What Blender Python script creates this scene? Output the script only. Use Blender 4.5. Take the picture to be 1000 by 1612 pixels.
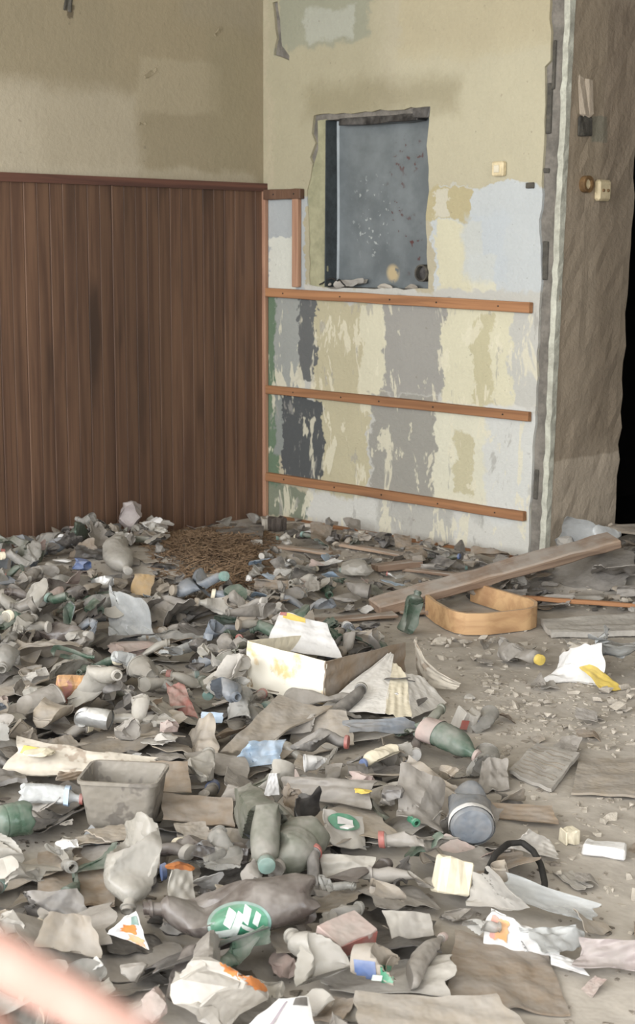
import bpy, bmesh, math, random
import numpy as np
from mathutils import Vector, Matrix, Euler

for o in list(bpy.data.objects):
    bpy.data.objects.remove(o)
scene = bpy.context.scene
COL = scene.collection
R = random.Random(7)

# ------------------------------------------------------------------ camera
F, PITCH, ROLL, YAW, CAMH = 2400.0, 0.1722, 0.0047, -0.7973, 1.5
cp, sp = math.cos(PITCH), math.sin(PITCH)
FW = np.array([0, cp, -sp]); _u = np.array([0, sp, cp]); _r = np.array([1.0, 0, 0])
RT = math.cos(ROLL) * _r + math.sin(ROLL) * _u
UP = -math.sin(ROLL) * _r + math.cos(ROLL) * _u
EYE = np.array([0, 0, CAMH])
cam = bpy.data.cameras.new('camera')
camo = bpy.data.objects.new('camera', cam)
COL.objects.link(camo)
m = Matrix(((RT[0], UP[0], -FW[0], EYE[0]), (RT[1], UP[1], -FW[1], EYE[1]), (RT[2], UP[2], -FW[2], EYE[2]), (0, 0, 0, 1)))
camo.matrix_world = m
cam.sensor_fit = 'VERTICAL'; cam.sensor_height = 36.0; cam.sensor_width = 36.0
cam.lens = F / 1612.0 * 36.0
cam.clip_start = 0.05; cam.clip_end = 100
cam.dof.use_dof = True; cam.dof.focus_distance = 4.6; cam.dof.aperture_fstop = 8.0
scene.camera = camo
scene.cycles.max_bounces = 4; scene.cycles.diffuse_bounces = 3; scene.cycles.glossy_bounces = 2; scene.cycles.transparent_max_bounces = 6

def ray(x, y):
    return (FW * F + RT * (x - 500) - UP * (y - 806)) / F
def cast(x, y, z=0.0):
    d = ray(x, y); return EYE + d * ((z - CAMH) / d[2])
def proj(p):
    q = np.asarray(p, float) - EYE; w = q @ FW
    return 500 + F * (q @ RT) / w, 806 - F * (q @ UP) / w, w
CORNER = cast(415.5, 815)
DX = np.array([math.cos(YAW), math.sin(YAW), 0]); DY = np.array([-math.sin(YAW), math.cos(YAW), 0])
def on_right(x, y, off=0.0):          # point on the right wall: distance from the corner, height
    d = ray(x, y); t = ((CORNER - EYE) @ DY + off) / (d @ DY); p = EYE + d * t - CORNER; return float(p @ DX), float(p[2])
def on_left(x, y, off=0.0):           # point on the left wall: room y, height
    d = ray(x, y); t = ((CORNER - EYE) @ DX + off) / (d @ DX); p = EYE + d * t - CORNER; return float(p @ DY), float(p[2])
def to_room(p):
    q = np.asarray(p, float) - CORNER; return float(q @ DX), float(q @ DY)
def to_world(x, y, z=0.0):
    return CORNER + DX * x + DY * y + np.array([0, 0, z])
ROOM = Matrix.Translation(Vector(CORNER)) @ Matrix.Rotation(YAW, 4, 'Z')

# ------------------------------------------------------------------ world, daylight, exposure
world = bpy.data.worlds.new('daylight'); scene.world = world; world.use_nodes = True
world.node_tree.nodes['Background'].inputs[0].default_value = (0.80, 0.90, 1.0, 1)
world.node_tree.nodes['Background'].inputs[1].default_value = 1.2
WINX = (1.2, 4.1, 7.0); WINW, WINZ0, WINZ1, WALLY = 2.3, 0.9, 3.25, -8.0
WINY = (-6.6, -3.9)                                     # two more windows in the wall behind the camera
for wx in WINX:                                         # overcast daylight entering by the windows behind the camera
    ld = bpy.data.lights.new('window_daylight', 'AREA'); ld.shape = 'RECTANGLE'
    ld.size = WINW; ld.size_y = WINZ1 - WINZ0; ld.energy = 215; ld.color = (0.96, 0.98, 1.0)
    lo = bpy.data.objects.new('window_daylight', ld); COL.objects.link(lo)
    lo.matrix_world = ROOM @ Matrix.Translation((wx, WALLY + 0.03, (WINZ0 + WINZ1) / 2)) @ Euler((math.pi / 2, 0, 0)).to_matrix().to_4x4()
for wy in WINY:
    ld = bpy.data.lights.new('window_daylight', 'AREA'); ld.shape = 'RECTANGLE'
    ld.size = 2.0; ld.size_y = WINZ1 - WINZ0; ld.energy = 90; ld.color = (0.96, 0.98, 1.0)
    lo = bpy.data.objects.new('window_daylight', ld); COL.objects.link(lo)
    lo.matrix_world = ROOM @ Matrix.Translation((9.97, wy, (WINZ0 + WINZ1) / 2)) @ Euler((math.pi / 2, 0, math.pi / 2)).to_matrix().to_4x4()
vs = scene.view_settings
vs.view_transform = 'Standard'; vs.look = 'None'; vs.exposure = 0.12; vs.gamma = 1.0; vs.use_curve_mapping = False

# ------------------------------------------------------------------ material helpers
def lin(*c):
    out = []
    for v in c[:3]:
        v = v / 255.0
        out.append(v / 12.92 if v <= 0.04045 else ((v + 0.055) / 1.055) ** 2.4)
    return (out[0], out[1], out[2], 1.0)
class G:
    def __init__(s, name):
        s.m = bpy.data.materials.new(name); s.m.use_nodes = True
        s.t = s.m.node_tree; s.b = s.t.nodes['Principled BSDF']; s.out = s.t.nodes['Material Output']
    def put(s, sock, v):
        if isinstance(v, bpy.types.NodeSocket): s.t.links.new(v, sock)
        elif v is not None: sock.default_value = v
    def n(s, typ, ins=None, out=0, **props):
        nd = s.t.nodes.new('ShaderNode' + typ)
        for k, v in props.items(): setattr(nd, k, v)
        for k, v in (ins or {}).items(): s.put(nd.inputs[k], v)
        return nd.outputs[out]
    def math(s, op, a, b=None, c=None, clamp=False):
        return s.n('Math', {i: v for i, v in enumerate((a, b, c)) if v is not None}, operation=op, use_clamp=clamp)
    def mix(s, f, a, b, blend='MIX'):
        return s.n('Mix', {0: f, 6: a, 7: b}, out=2, data_type='RGBA', blend_type=blend)
    def noise(s, vec, scale, detail=4, rough=0.6, dist=0.0, out=0):
        return s.n('TexNoise', {'Vector': vec, 'Scale': scale, 'Detail': detail, 'Roughness': rough, 'Distortion': dist}, out=out)
    def rng(s, v, a, b, c=0.0, d=1.0, smooth=True):
        return s.n('MapRange', {0: v, 1: a, 2: b, 3: c, 4: d}, interpolation_type='SMOOTHSTEP' if smooth else 'LINEAR')
    def obj(s): return s.n('TexCoord', out=3)
    def rand(s): return s.n('ObjectInfo', out=5)
    def bump(s, h, strength=0.3, dist=0.01):
        s.t.links.new(s.n('Bump', {'Strength': strength, 'Distance': dist, 'Height': h}), s.b.inputs['Normal'])
    def fin(s, col, rough=0.8, spec=0.3, metal=0.0):
        s.put(s.b.inputs['Base Color'], col); s.put(s.b.inputs['Roughness'], rough)
        s.put(s.b.inputs['Specular IOR Level'], spec); s.put(s.b.inputs['Metallic'], metal)
        return s.m
    def scalev(s, vec, sc):
        return s.n('VectorMath', {0: vec, 1: sc}, operation='MULTIPLY')

DUST = lin(168, 162, 155)
def dusty(name, col, dust=0.6, clear=0.0, rough=0.55, stain=None, stain_at=0.6, bump=0.35, vary=0.4, metal=0.0, spec=0.45):
    """plastic, paper or metal under settled dust; clear > 0 lets light through"""
    g = G(name); p = g.obj(); r = g.rand()
    pp = g.n('VectorMath', {0: p, 1: g.n('CombineXYZ', {0: g.math('MULTIPLY', r, 37.0), 1: g.math('MULTIPLY', r, 91.0), 2: r})}, operation='ADD')
    n1 = g.noise(pp, 13, 3, 0.65); n2 = g.noise(pp, 60, 1, 0.6)
    base = g.mix(g.math('MULTIPLY', n2, 0.35), lin(*col), g.mix(0.5, lin(*col), lin(95, 88, 80)))
    if stain: base = g.mix(g.rng(n1, stain_at, stain_at + 0.06), base, lin(*stain))
    up = g.n('SeparateXYZ', {0: g.n('NewGeometry', out=1)}, out=2)
    d = g.math('ADD', g.math('MULTIPLY', up, 0.30), g.math('MULTIPLY_ADD', n1, 2.6, -1.05))
    d = g.math('MULTIPLY', g.math('ADD', d, 0.1, clamp=True), dust * 1.35, clamp=True)
    c = g.mix(d, base, g.mix(r, DUST, lin(138, 133, 128)))
    hsv = g.n('HueSaturation', {'Value': g.math('MULTIPLY_ADD', r, vary, 1 - vary * 0.62), 'Color': c})
    g.bump(g.noise(pp, 45, 1, 0.5), bump, 0.010)
    g.fin(hsv, g.math('MULTIPLY_ADD', d, 0.9 - rough, rough, clamp=True), spec, metal)
    if clear > 0:
        tr = g.n('BsdfTransparent', {0: g.mix(0.45, (1, 1, 1, 1), lin(*col))})
        f = g.math('SUBTRACT', 1.0, g.math('MULTIPLY', g.math('SUBTRACT', 1.0, d), clear), clamp=True)
        ms = g.n('MixShader', {0: f, 1: tr, 2: g.b.outputs[0]})
        g.t.links.new(ms, g.out.inputs[0])
    return g.m

MAT = {}
def M(key): return MAT[key]
MAT['pet_clear'] = dusty('clear_plastic_under_dust', (182, 180, 174), 0.5, 0.6, 0.18)
MAT['pet_milky'] = dusty('milky_plastic_under_dust', (186, 181, 171), 0.5, 0.32, 0.22)
MAT['pet_grey'] = dusty('grey_dust_plastic', (142, 136, 128), 0.7, 0.15, 0.35)
MAT['pet_green'] = dusty('green_plastic_under_dust', (74, 104, 86), 0.5, 0.35, 0.2)
MAT['pet_olive'] = dusty('olive_plastic_under_dust', (108, 113, 98), 0.55, 0.2, 0.25)
MAT['pet_brown'] = dusty('dark_brown_plastic', (78, 69, 65), 0.4, 0.1, 0.22)
MAT['pet_dark'] = dusty('dark_grey_plastic', (66, 64, 62), 0.55, 0.0, 0.4)
MAT['pet_blue'] = dusty('blue_grey_plastic', (134, 142, 152), 0.5, 0.2, 0.25)
MAT['rag'] = dusty('dusty_film', (138, 132, 125), 0.6, 0.0, 0.4)
MAT['rag_dark'] = dusty('dark_film', (80, 77, 75), 0.45, 0.0, 0.3)
MAT['card'] = dusty('grey_cardboard', (158, 146, 130), 0.55, 0.0, 0.85)
MAT['card_brown'] = dusty('brown_cardboard', (136, 118, 98), 0.5, 0.0, 0.9)
MAT['paper'] = dusty('dirty_white_paper', (180, 175, 167), 0.5, 0.0, 0.85)
MAT['white'] = dusty('white_paper', (216, 214, 212), 0.14, 0.0, 0.8, vary=0.08)
MAT['cream'] = dusty('cream_carton', (222, 212, 188), 0.2, 0.0, 0.8, vary=0.1)
MAT['film'] = dusty('clear_film', (206, 208, 208), 0.22, 0.45, 0.12, vary=0.1)
MAT['black'] = dusty('black_film', (36, 35, 36), 0.25, 0.0, 0.35, vary=0.2)
MAT['can'] = dusty('dusty_can_metal', (190, 190, 188), 0.4, 0.0, 0.35, metal=0.7)
MAT['blue'] = dusty('blue_plastic', (76, 100, 146), 0.35, 0.0, 0.4, vary=0.1)
MAT['light_blue'] = dusty('light_blue_plastic', (158, 180, 202), 0.4, 0.0, 0.4, vary=0.1)
MAT['red'] = dusty('red_plastic', (160, 84, 76), 0.45, 0.0, 0.4, vary=0.1)
MAT['orange'] = dusty('orange_print', (214, 160, 104), 0.4, 0.0, 0.6, stain=(214, 140, 128), stain_at=0.55, vary=0.1)
MAT['yellow'] = dusty('yellow_print', (222, 194, 92), 0.15, 0.0, 0.5, vary=0.1)
MAT['greenl'] = dusty('green_label', (62, 134, 104), 0.3, 0.0, 0.4, vary=0.05)
MAT['pink'] = dusty('faded_pink', (176, 154, 147), 0.5, 0.0, 0.7, vary=0.15)
MAT['teal'] = dusty('teal_cap', (116, 148, 140), 0.45, 0.0, 0.4, vary=0.1)
MAT['lilac'] = dusty('lilac_film', (150, 138, 150), 0.3, 0.0, 0.5)
MAT['rust'] = dusty('orange_stain', (196, 118, 52), 0.1, 0.0, 0.8, stain=(160, 92, 44), stain_at=0.56, vary=0.05)

def wood(name, c1, c2, c3, scale=(1, 1, 1), rough=0.65, axis=2, dustv=0.0):
    g = G(name); p = g.obj(); r = g.rand()
    sc = [26, 26, 26]; sc[axis] = 0.9
    off = g.n('CombineXYZ', {0: g.math('MULTIPLY', r, 53.0), 1: g.math('MULTIPLY', r, 17.0), 2: g.math('MULTIPLY', r, 29.0)})
    q = g.n('VectorMath', {0: g.scalev(p, tuple(sc)), 1: off}, operation='ADD')
    n = g.noise(q, 1.0, 4, 0.6, 0.6); sc2 = [5, 5, 5]; sc2[axis] = 1.1
    n2 = g.noise(g.n('VectorMath', {0: g.scalev(p, tuple(sc2)), 1: off}, operation='ADD'), 1.0, 3, 0.5)
    c = g.mix(g.rng(n, 0.35, 0.66), lin(*c1), lin(*c2))
    c = g.mix(g.rng(n2, 0.55, 0.75), c, lin(*c3))
    hsv = g.n('HueSaturation', {'Value': g.math('MULTIPLY_ADD', r, 0.34, 0.83), 'Saturation': 0.9, 'Color': c})
    col = hsv
    if dustv:
        up = g.n('SeparateXYZ', {0: g.n('NewGeometry', out=1)}, out=2)
        f = g.math('MULTIPLY', g.math('MULTIPLY', g.rng(up, 0.2, 0.8), dustv), g.rng(g.noise(p, 9), 0.25, 0.7))
        col = g.mix(f, hsv, DUST)
    g.bump(n, 0.25, 0.004)
    return g.fin(col, rough, 0.35)
MAT['plank_wood'] = wood('varnished_wainscot_wood', (104, 75, 54), (82, 57, 42), (64, 46, 35), rough=0.6)
MAT['batten_wood'] = wood('raw_batten_wood', (158, 108, 64), (128, 85, 50), (104, 70, 44), axis=0, rough=0.8)
MAT['batten_wood_v'] = wood('raw_upright_batten_wood', (162, 122, 94), (138, 98, 74), (112, 80, 62), axis=2, rough=0.8)
MAT['old_wood'] = wood('weathered_beam_wood', (156, 132, 110), (124, 100, 82), (104, 84, 70), axis=0, rough=0.85, dustv=0.75)
MAT['ply_wood'] = wood('bent_plywood', (206, 164, 112), (184, 140, 92), (160, 118, 78), axis=0, rough=0.5, dustv=0.25)

def patch_group():
    ng = bpy.data.node_groups.new('ragged_patch', 'ShaderNodeTree')
    for nm in ('X', 'Z', 'X0', 'X1', 'Z0', 'Z1', 'Soft'):
        ng.interface.new_socket(nm, in_out='INPUT', socket_type='NodeSocketFloat')
    ng.interface.new_socket('Mask', in_out='OUTPUT', socket_type='NodeSocketFloat')
    gi = ng.nodes.new('NodeGroupInput'); go = ng.nodes.new('NodeGroupOutput')
    def mth(op, a, b):
        nd = ng.nodes.new('ShaderNodeMath'); nd.operation = op
        ng.links.new(a, nd.inputs[0]); ng.links.new(b, nd.inputs[1]); return nd.outputs[0]
    o = gi.outputs
    a = mth('MINIMUM', mth('SUBTRACT', o['X'], o['X0']), mth('SUBTRACT', o['X1'], o['X']))
    b = mth('MINIMUM', mth('SUBTRACT', o['Z'], o['Z0']), mth('SUBTRACT', o['Z1'], o['Z']))
    v = mth('DIVIDE', mth('MINIMUM', a, b), o['Soft'])
    nd = ng.nodes.new('ShaderNodeMapRange'); nd.interpolation_type = 'SMOOTHSTEP'
    ng.links.new(v, nd.inputs[0]); nd.inputs[1].default_value = -0.5; nd.inputs[2].default_value = 0.5
    ng.links.new(nd.outputs[0], go.inputs[0]); return ng
PATCH = patch_group()
def patched(name, base, patches, axis=0, amp=0.05, rough=0.85, mottling=0.12, bumps=0.35, flakes=0):
    """wall paint: flakes and fields of older coats laid over each other, in wall metres. patch: a0,a1,z0,z1,colour,soft,opacity"""
    g = G(name); p = g.obj()
    nz = g.noise(p, 3.5, 3, 0.7, out=1); nf = g.noise(p, 22, 3, 0.7, out=1)
    d = g.n('VectorMath', {0: g.scalev(g.n('VectorMath', {0: nz, 1: (0.5, 0.5, 0.5)}, operation='SUBTRACT'), (amp * 3, amp * 3, amp * 2.5)),
                           1: g.scalev(g.n('VectorMath', {0: nf, 1: (0.5, 0.5, 0.5)}, operation='SUBTRACT'), (amp * 1.3, amp * 1.3, amp * 0.8))}, operation='ADD')
    q = g.n('VectorMath', {0: p, 1: d}, operation='ADD')
    sx = g.t.nodes.new('ShaderNodeSeparateXYZ'); g.t.links.new(q, sx.inputs[0])
    col = lin(*base)
    for (a0, a1, z0, z1, c, soft, op) in patches:
        gn = g.t.nodes.new('ShaderNodeGroup'); gn.node_tree = PATCH
        g.t.links.new(sx.outputs[axis], gn.inputs[0]); g.t.links.new(sx.outputs[2], gn.inputs[1])
        for i, v in enumerate((min(a0, a1), max(a0, a1), min(z0, z1), max(z0, z1), soft)): gn.inputs[2 + i].default_value = v
        f = gn.outputs[0]
        if op < 1: f = g.math('MULTIPLY', f, op)
        col = g.mix(f, col, lin(*c))
    if flakes:
        low = g.rng(sx.outputs[2], flakes - 0.05, flakes + 0.02, 1.0, 0.0)
        st = g.noise(g.scalev(p, (9, 9, 3.5)), 1.0, 4, 0.68, 0.4)
        col = g.mix(g.math('MULTIPLY', g.math('MULTIPLY', low, 0.75), g.rng(st, 0.56, 0.60)), col, lin(206, 200, 178))
        st2 = g.noise(g.scalev(p, (7, 7, 2.6)), 1.7, 4, 0.68, 0.4)
        col = g.mix(g.math('MULTIPLY', g.math('MULTIPLY', low, 0.6), g.rng(st2, 0.60, 0.66)), col, lin(150, 147, 140))
    n1 = g.noise(p, 5, 4, 0.65); n2 = g.noise(p, 60, 2, 0.7)
    v = g.math('MULTIPLY_ADD', n1, mottling * 2.2, 1 - mottling * 1.1)
    v = g.math('MULTIPLY', v, g.math('MULTIPLY_ADD', n2, 0.14, 0.93))
    col = g.n('HueSaturation', {'Value': v, 'Color': col})
    specks = g.rng(g.noise(p, 34, 2, 0.5), 0.70, 0.75)
    col = g.mix(g.math('MULTIPLY', specks, 0.35), col, lin(110, 100, 85))
    g.bump(g.noise(p, 30, 3, 0.7), bumps, 0.012)
    return g.fin(col, rough, 0.25)

def simple(name, c1, c2, scale=8, rough=0.9, bump=0.4, bd=0.01, spec=0.2, detail=6):
    g = G(name); p = g.obj(); n = g.noise(p, scale, min(detail, 4), 0.65); n2 = g.noise(p, scale * 7, 2, 0.6)
    c = g.mix(g.rng(n, 0.3, 0.7), lin(*c1), lin(*c2))
    c = g.n('HueSaturation', {'Value': g.math('MULTIPLY_ADD', n2, 0.3, 0.85), 'Color': c})
    g.bump(g.noise(p, scale * 3.5, 3, 0.65), bump, bd)
    return g.fin(c, rough, spec)
MAT['concrete'] = simple('bare_concrete', (132, 126, 118), (100, 96, 90), 12)
MAT['dark_edge'] = simple('dark_broken_plaster', (96, 92, 84), (66, 64, 60), 20)
MAT['bead'] = simple('painted_corner_bead', (196, 196, 182), (160, 158, 146), 16, 0.7)
MAT['dust_floor'] = simple('grey_floor_dust', (180, 173, 164), (158, 151, 142), 3.2, 0.95, 0.5, 0.012, 0.1, 6)
MAT['dust_bed'] = simple('rubbish_dust_bed', (150, 142, 132), (108, 101, 93), 11, 0.95, 0.8, 0.02, 0.1, 4)
MAT['rubble'] = simple('plaster_rubble', (186, 178, 166), (146, 138, 128), 9, 0.95, 0.5, 0.01, 0.1)
MAT['straw'] = simple('brown_wood_shavings', (134, 112, 90), (98, 80, 64), 5, 0.9)
MAT['ceiling'] = simple('old_ceiling_whitewash', (222, 218, 208), (204, 198, 186), 2)
MAT['dark_room'] = simple('unlit_dark_plaster', (26, 23, 21), (14, 13, 12), 4)  # near-black colour paints in the darkness of the unlit room
MAT['dark_wood'] = simple('dark_brown_frame', (70, 50, 38), (52, 38, 30), 8, 0.7)
MAT['rubber'] = simple('black_rubber', (58, 56, 54), (40, 39, 38), 10, 0.8)
MAT['box_dark'] = simple('dark_brick_block', (88, 80, 74), (66, 60, 56), 12)
MAT['reveal_dark'] = simple('dark_hatch_reveal', (70, 76, 78), (54, 58, 60), 14, 0.6, 0.1)  # dark tone of the strip added in the hatch reveal
MAT['sock'] = simple('yellowed_plastic', (222, 206, 170), (196, 180, 146), 30, 0.5, 0.1)
MAT['brown_plastic'] = simple('brown_plastic', (132, 104, 72), (100, 78, 54), 30, 0.5, 0.1)
MAT['glasswhite'] = simple('window_paint', (210, 206, 196), (184, 178, 166), 14, 0.6)
MAT['skin'] = simple('skin', (172, 138, 127), (166, 130, 118), 60, 0.5, 0.05, 0.002, 0.4)
MAT['sleeve'] = simple('dark_sleeve_cloth', (58, 60, 68), (46, 48, 56), 80, 0.95)

# ------------------------------------------------------------------ object helpers
def mesh(name, V, Fc, smooth=None):
    me = bpy.data.meshes.new(name); me.from_pydata([tuple(map(float, v)) for v in V], [], Fc); me.update()
    if smooth is not None:
        me.shade_smooth(); me.set_sharp_from_angle(angle=math.radians(smooth))
    return me
def new(name, me, mat=None, parent=None, mw=None):
    if mat and not me.materials: me.materials.append(mat if not isinstance(mat, str) else MAT[mat])
    o = bpy.data.objects.new(name, me); COL.objects.link(o)
    if parent: o.parent = parent
    if mw is not None:
        if parent: o.matrix_local = mw
        else: o.matrix_world = mw
    return o
def empty(name, mw):
    o = bpy.data.objects.new(name, None); COL.objects.link(o); o.matrix_world = mw; o.empty_display_size = 0.05; return o
def tag(o, label, cat=None, group=None, kind=None):
    o['label'] = label
    if cat: o['category'] = cat
    if group: o['group'] = group
    if kind: o['kind'] = kind
    return o
class MB:
    def __init__(s): s.v = []; s.f = []
    def box(s, x0, x1, y0, y1, z0, z1):
        b = len(s.v)
        s.v += [(x0, y0, z0), (x1, y0, z0), (x1, y1, z0), (x0, y1, z0), (x0, y0, z1), (x1, y0, z1), (x1, y1, z1), (x0, y1, z1)]
        s.f += [tuple(b + i for i in q) for q in ((3, 2, 1, 0), (4, 5, 6, 7), (0, 1, 5, 4), (1, 2, 6, 5), (2, 3, 7, 6), (3, 0, 4, 7))]; return s
    def me(s, name, smooth=None): return mesh(name, s.v, s.f, smooth)
def rough_box(name, sx, sy, sz, jit=0.0, seed=0, bev=0.0, nseg=1):
    """box with worn edges, origin at the centre of its base, subdivided along x"""
    bm = bmesh.new(); rr = random.Random(seed)
    bmesh.ops.create_cube(bm, size=1)
    for v in bm.verts: v.co = Vector((v.co.x * sx, v.co.y * sy, (v.co.z + 0.5) * sz))
    if nseg > 1:
        bmesh.ops.subdivide_edges(bm, edges=[e for e in bm.edges if abs((e.verts[0].co - e.verts[1].co).normalized().x) > 0.9], cuts=nseg - 1)
    if jit:
        for v in bm.verts: v.co += Vector((rr.uniform(-jit, jit), rr.uniform(-jit, jit), rr.uniform(-jit, jit)))
    if bev: bmesh.ops.bevel(bm, geom=[e for e in bm.edges if e.is_manifold and e.calc_face_angle(0) > 0.6], offset=bev, segments=1, affect='EDGES')
    me = bpy.data.meshes.new(name); bm.to_mesh(me); bm.free(); return me
def slab_with_holes(name, outer, holes, y0, y1):
    """flat layer in the x-z plane between depths y0 and y1, ragged outline and holes"""
    bm = bmesh.new(); edges = []; loops = []
    for lp in [outer] + holes:
        vs_ = [bm.verts.new((x, y0, z)) for x, z in lp]; loops.append(vs_)
        edges += [bm.edges.new((vs_[i], vs_[(i + 1) % len(vs_)])) for i in range(len(vs_))]
    r = bmesh.ops.triangle_fill(bm, use_beauty=True, edges=edges, normal=(0, -1, 0))
    faces = [f for f in bm.faces]
    ext = bmesh.ops.extrude_face_region(bm, geom=faces)
    for v in [g_ for g_ in ext['geom'] if isinstance(g_, bmesh.types.BMVert)]: v.co.y = y1
    bmesh.ops.recalc_face_normals(bm, faces=bm.faces[:])
    me = bpy.data.meshes.new(name); bm.to_mesh(me); bm.free(); return me
def ragged(pts, step, amp, seed, closed=True):
    rr = random.Random(seed); out = []
    n = len(pts)
    for i in range(n if closed else n - 1):
        a = pts[i]; b = pts[(i + 1) % n]; L = math.hypot(b[0] - a[0], b[1] - a[1]); k = max(1, int(L / step))
        for j in range(k):
            t = j / k; j_ = amp if 0 < j else amp * 0.3
            out.append((a[0] + (b[0] - a[0]) * t + rr.uniform(-j_, j_), a[1] + (b[1] - a[1]) * t + rr.uniform(-j_, j_)))
    if not closed: out.append(pts[-1])
    return out
_wv = {}
def wave(P, seed, freq, k=6):
    """smooth pseudo noise about -1..1 for an (n,3) array"""
    if (seed, k) not in _wv:
        rr = np.random.default_rng(seed); D = rr.normal(size=(3, k)); D /= np.linalg.norm(D, axis=0); _wv[(seed, k)] = (D * rr.uniform(0.6, 1.6, k), rr.uniform(0, 6.28, k))
    D, ph = _wv[(seed, k)]
    return np.sin(P @ D * freq + ph).sum(1) / math.sqrt(k)
def crinkle(P, seed, freq, k=5):
    """sharp creases: sum of random triangle waves, about -1..1"""
    rr = np.random.default_rng(seed); s = 0
    for i in range(k):
        d = rr.normal(size=3); d /= np.linalg.norm(d); t = P @ d * freq * rr.uniform(0.5, 1.7) + rr.uniform(0, 2) + 0.3 * np.sin(P @ np.roll(d, 1) * freq); s = s + np.abs(t % 2 - 1) * 2 - 1
    return s / math.sqrt(k)

# ------------------------------------------------------------------ room shell (room axes: x along the right wall, y into it)
CEIL = 3.5
def struct(name, me, mat, label, parent=None):
    o = new(name, me, mat, parent, ROOM if not parent else None)
    if not parent: tag(o, label, None, None, 'structure')
    return o
struct('floor', MB().box(-0.3, 10, WALLY - 0.3, 4.3, -0.12, 0).me('floor'), 'dust_floor', 'dusty grey floor of the abandoned room')
struct('ceiling', MB().box(-0.3, 10, WALLY - 0.3, 4.3, CEIL, CEIL + 0.15).me('ceiling'), 'ceiling', 'old whitewashed ceiling above the room')

def PR(u0, u1, v0, v1, c, soft=0.03, op=1.0):
    c = tuple(x * 0.87 for x in c)
    um, vm = (u0 + u1) / 2, (v0 + v1) / 2
    return (on_right(u0, vm)[0], on_right(u1, vm)[0], on_right(um, v1)[1], on_right(um, v0)[1], c, soft, op)
def PL(u0, u1, v0, v1, c, soft=0.03, op=1.0):
    um, vm = (u0 + u1) / 2, (v0 + v1) / 2
    return (on_left(u0, vm)[0], on_left(u1, vm)[0], on_left(um, v1)[1], on_left(um, v0)[1], c, soft, op)

# left wall
MAT['plaster_left'] = patched('ochre_limewash', (148, 137, 114), [
    PL(-300, 220, 125, 300, (172, 162, 142), 0.12, 0.8), PL(-300, 60, 130, 300, (180, 170, 150), 0.2, 0.6), PL(180, 330, -60, 120, (152, 140, 116), 0.15, 0.8),
    PL(215, 350, 95, 180, (164, 153, 130), 0.04, 0.7), PL(330, 400, 60, 300, (146, 136, 112), 0.15, 0.6), PL(280, 420, -100, 40, (152, 142, 122), 0.1, 0.6),
    PL(0, 400, 262, 290, (178, 168, 148), 0.05, 0.5), PL(99, 112, 8, 30, (98, 88, 72), 0.012, 0.9)], axis=1, mottling=0.07, bumps=0.3)
wl = struct('wall_left', MB().box(-0.3, 0, WALLY - 0.3, 0.55, 0, CEIL).me('wall_left'), 'plaster_left', 'ochre plastered wall above the brown wooden wainscot')
zt = on_left(206, 284)[1]
pw = 0.0735
pl_mes = []
for k in range(5):
    w = pw - 0.0012; t = 0.018; zz = zt - 0.005
    V = [(0, -w / 2, 0), (t - 0.0025, -w / 2, 0), (t, -w / 2 + 0.003, 0), (t, w / 2 - 0.003, 0), (t - 0.0025, w / 2, 0), (0, w / 2, 0)]
    rr = random.Random(k); nseg = 8; vv = []; ff = []
    for s_ in range(nseg + 1):
        b = rr.uniform(-0.0012, 0.0012)
        vv += [(x + (b if x > 0 else 0), y + rr.uniform(-0.0007, 0.0007), zz * s_ / nseg) for x, y, z in V]
    for s_ in range(nseg):
        for j in range(6):
            a = s_ * 6 + j; b_ = s_ * 6 + (j + 1) % 6; ff.append((a, b_, b_ + 6, a + 6))
    ff.append(tuple(range(5, -1, -1))); ff.append(tuple(nseg * 6 + j for j in range(6)))
    pl_mes.append(mesh('plank', vv, ff))
for k in range(36):
    o = new('plank', pl_mes[k % 5], 'plank_wood', wl); o.location = (R.uniform(0, 0.0015), -0.04 - pw * k, 0)
o = struct('trim_1', MB().box(0, 0.034, -2.75, 0, zt - 0.03, zt + 0.012).me('trim_1'), 'dark_wood', 'dark brown cap rail along the top of the wainscot')
o.data.materials.clear(); o.data.materials.append(wood('dark_cap_rail', (96, 60, 46), (70, 44, 36), (58, 38, 32), axis=1))
# loose strips of plaster curling from the left wall
for (u, v, w_, h_, ang) in ((238, 118, 20, 5, -0.5), (345, 52, 14, 6, -0.8), (105, 18, 10, 20, 0.2), (224, 197, 10, 4, 0)):
    y_, z_ = on_left(u, v); s_ = 1 / 300.0
    me = rough_box('plaster_flake', w_ * s_ * 1.4, 0.006, h_ * s_, 0.004, int(u), 0.003, 4)
    o = new('plaster_flake', me, 'plaster_left' if u != 105 else 'dark_edge', wl)
    o.matrix_local = Matrix.Translation((0.002, y_, z_)) @ Matrix.Rotation(math.pi / 2, 4, 'Z') @ Matrix.Rotation(ang, 4, 'Y')

# right wall: concrete core with the hatch opening, ragged plaster coat in front of it
xe_t = on_right(895, 5)[0]; xe_b = on_right(854, 870)[0]
def xe(z): return xe_b + (xe_t - xe_b) * z / 2.6
TH = 0.55; PT = 0.016
hx0, hx1 = on_right(512, 320)[0], on_right(672, 320)[0] + 0.005
hz0, hz1 = 1.292, on_right(600, 182)[1]
core = MB().box(-0.3, hx0 - 0.004, PT, TH, 0, CEIL).box(hx0 - 0.004, hx1 + 0.01, PT, TH, 0, hz0).box(hx0 - 0.004, hx1 + 0.01, PT, TH, hz1, CEIL)
core.box(hx0 - 0.004, hx1 + 0.01, 0.16, TH, hz0, hz1)
b = len(core.v); a0 = hx1 + 0.01
core.v += [(a0, PT, 0), (xe(0), PT, 0), (xe(0), TH, 0), (a0, TH, 0), (a0, PT, CEIL), (xe(CEIL), PT, CEIL), (xe(CEIL), TH, CEIL), (a0, TH, CEIL)]
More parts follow.
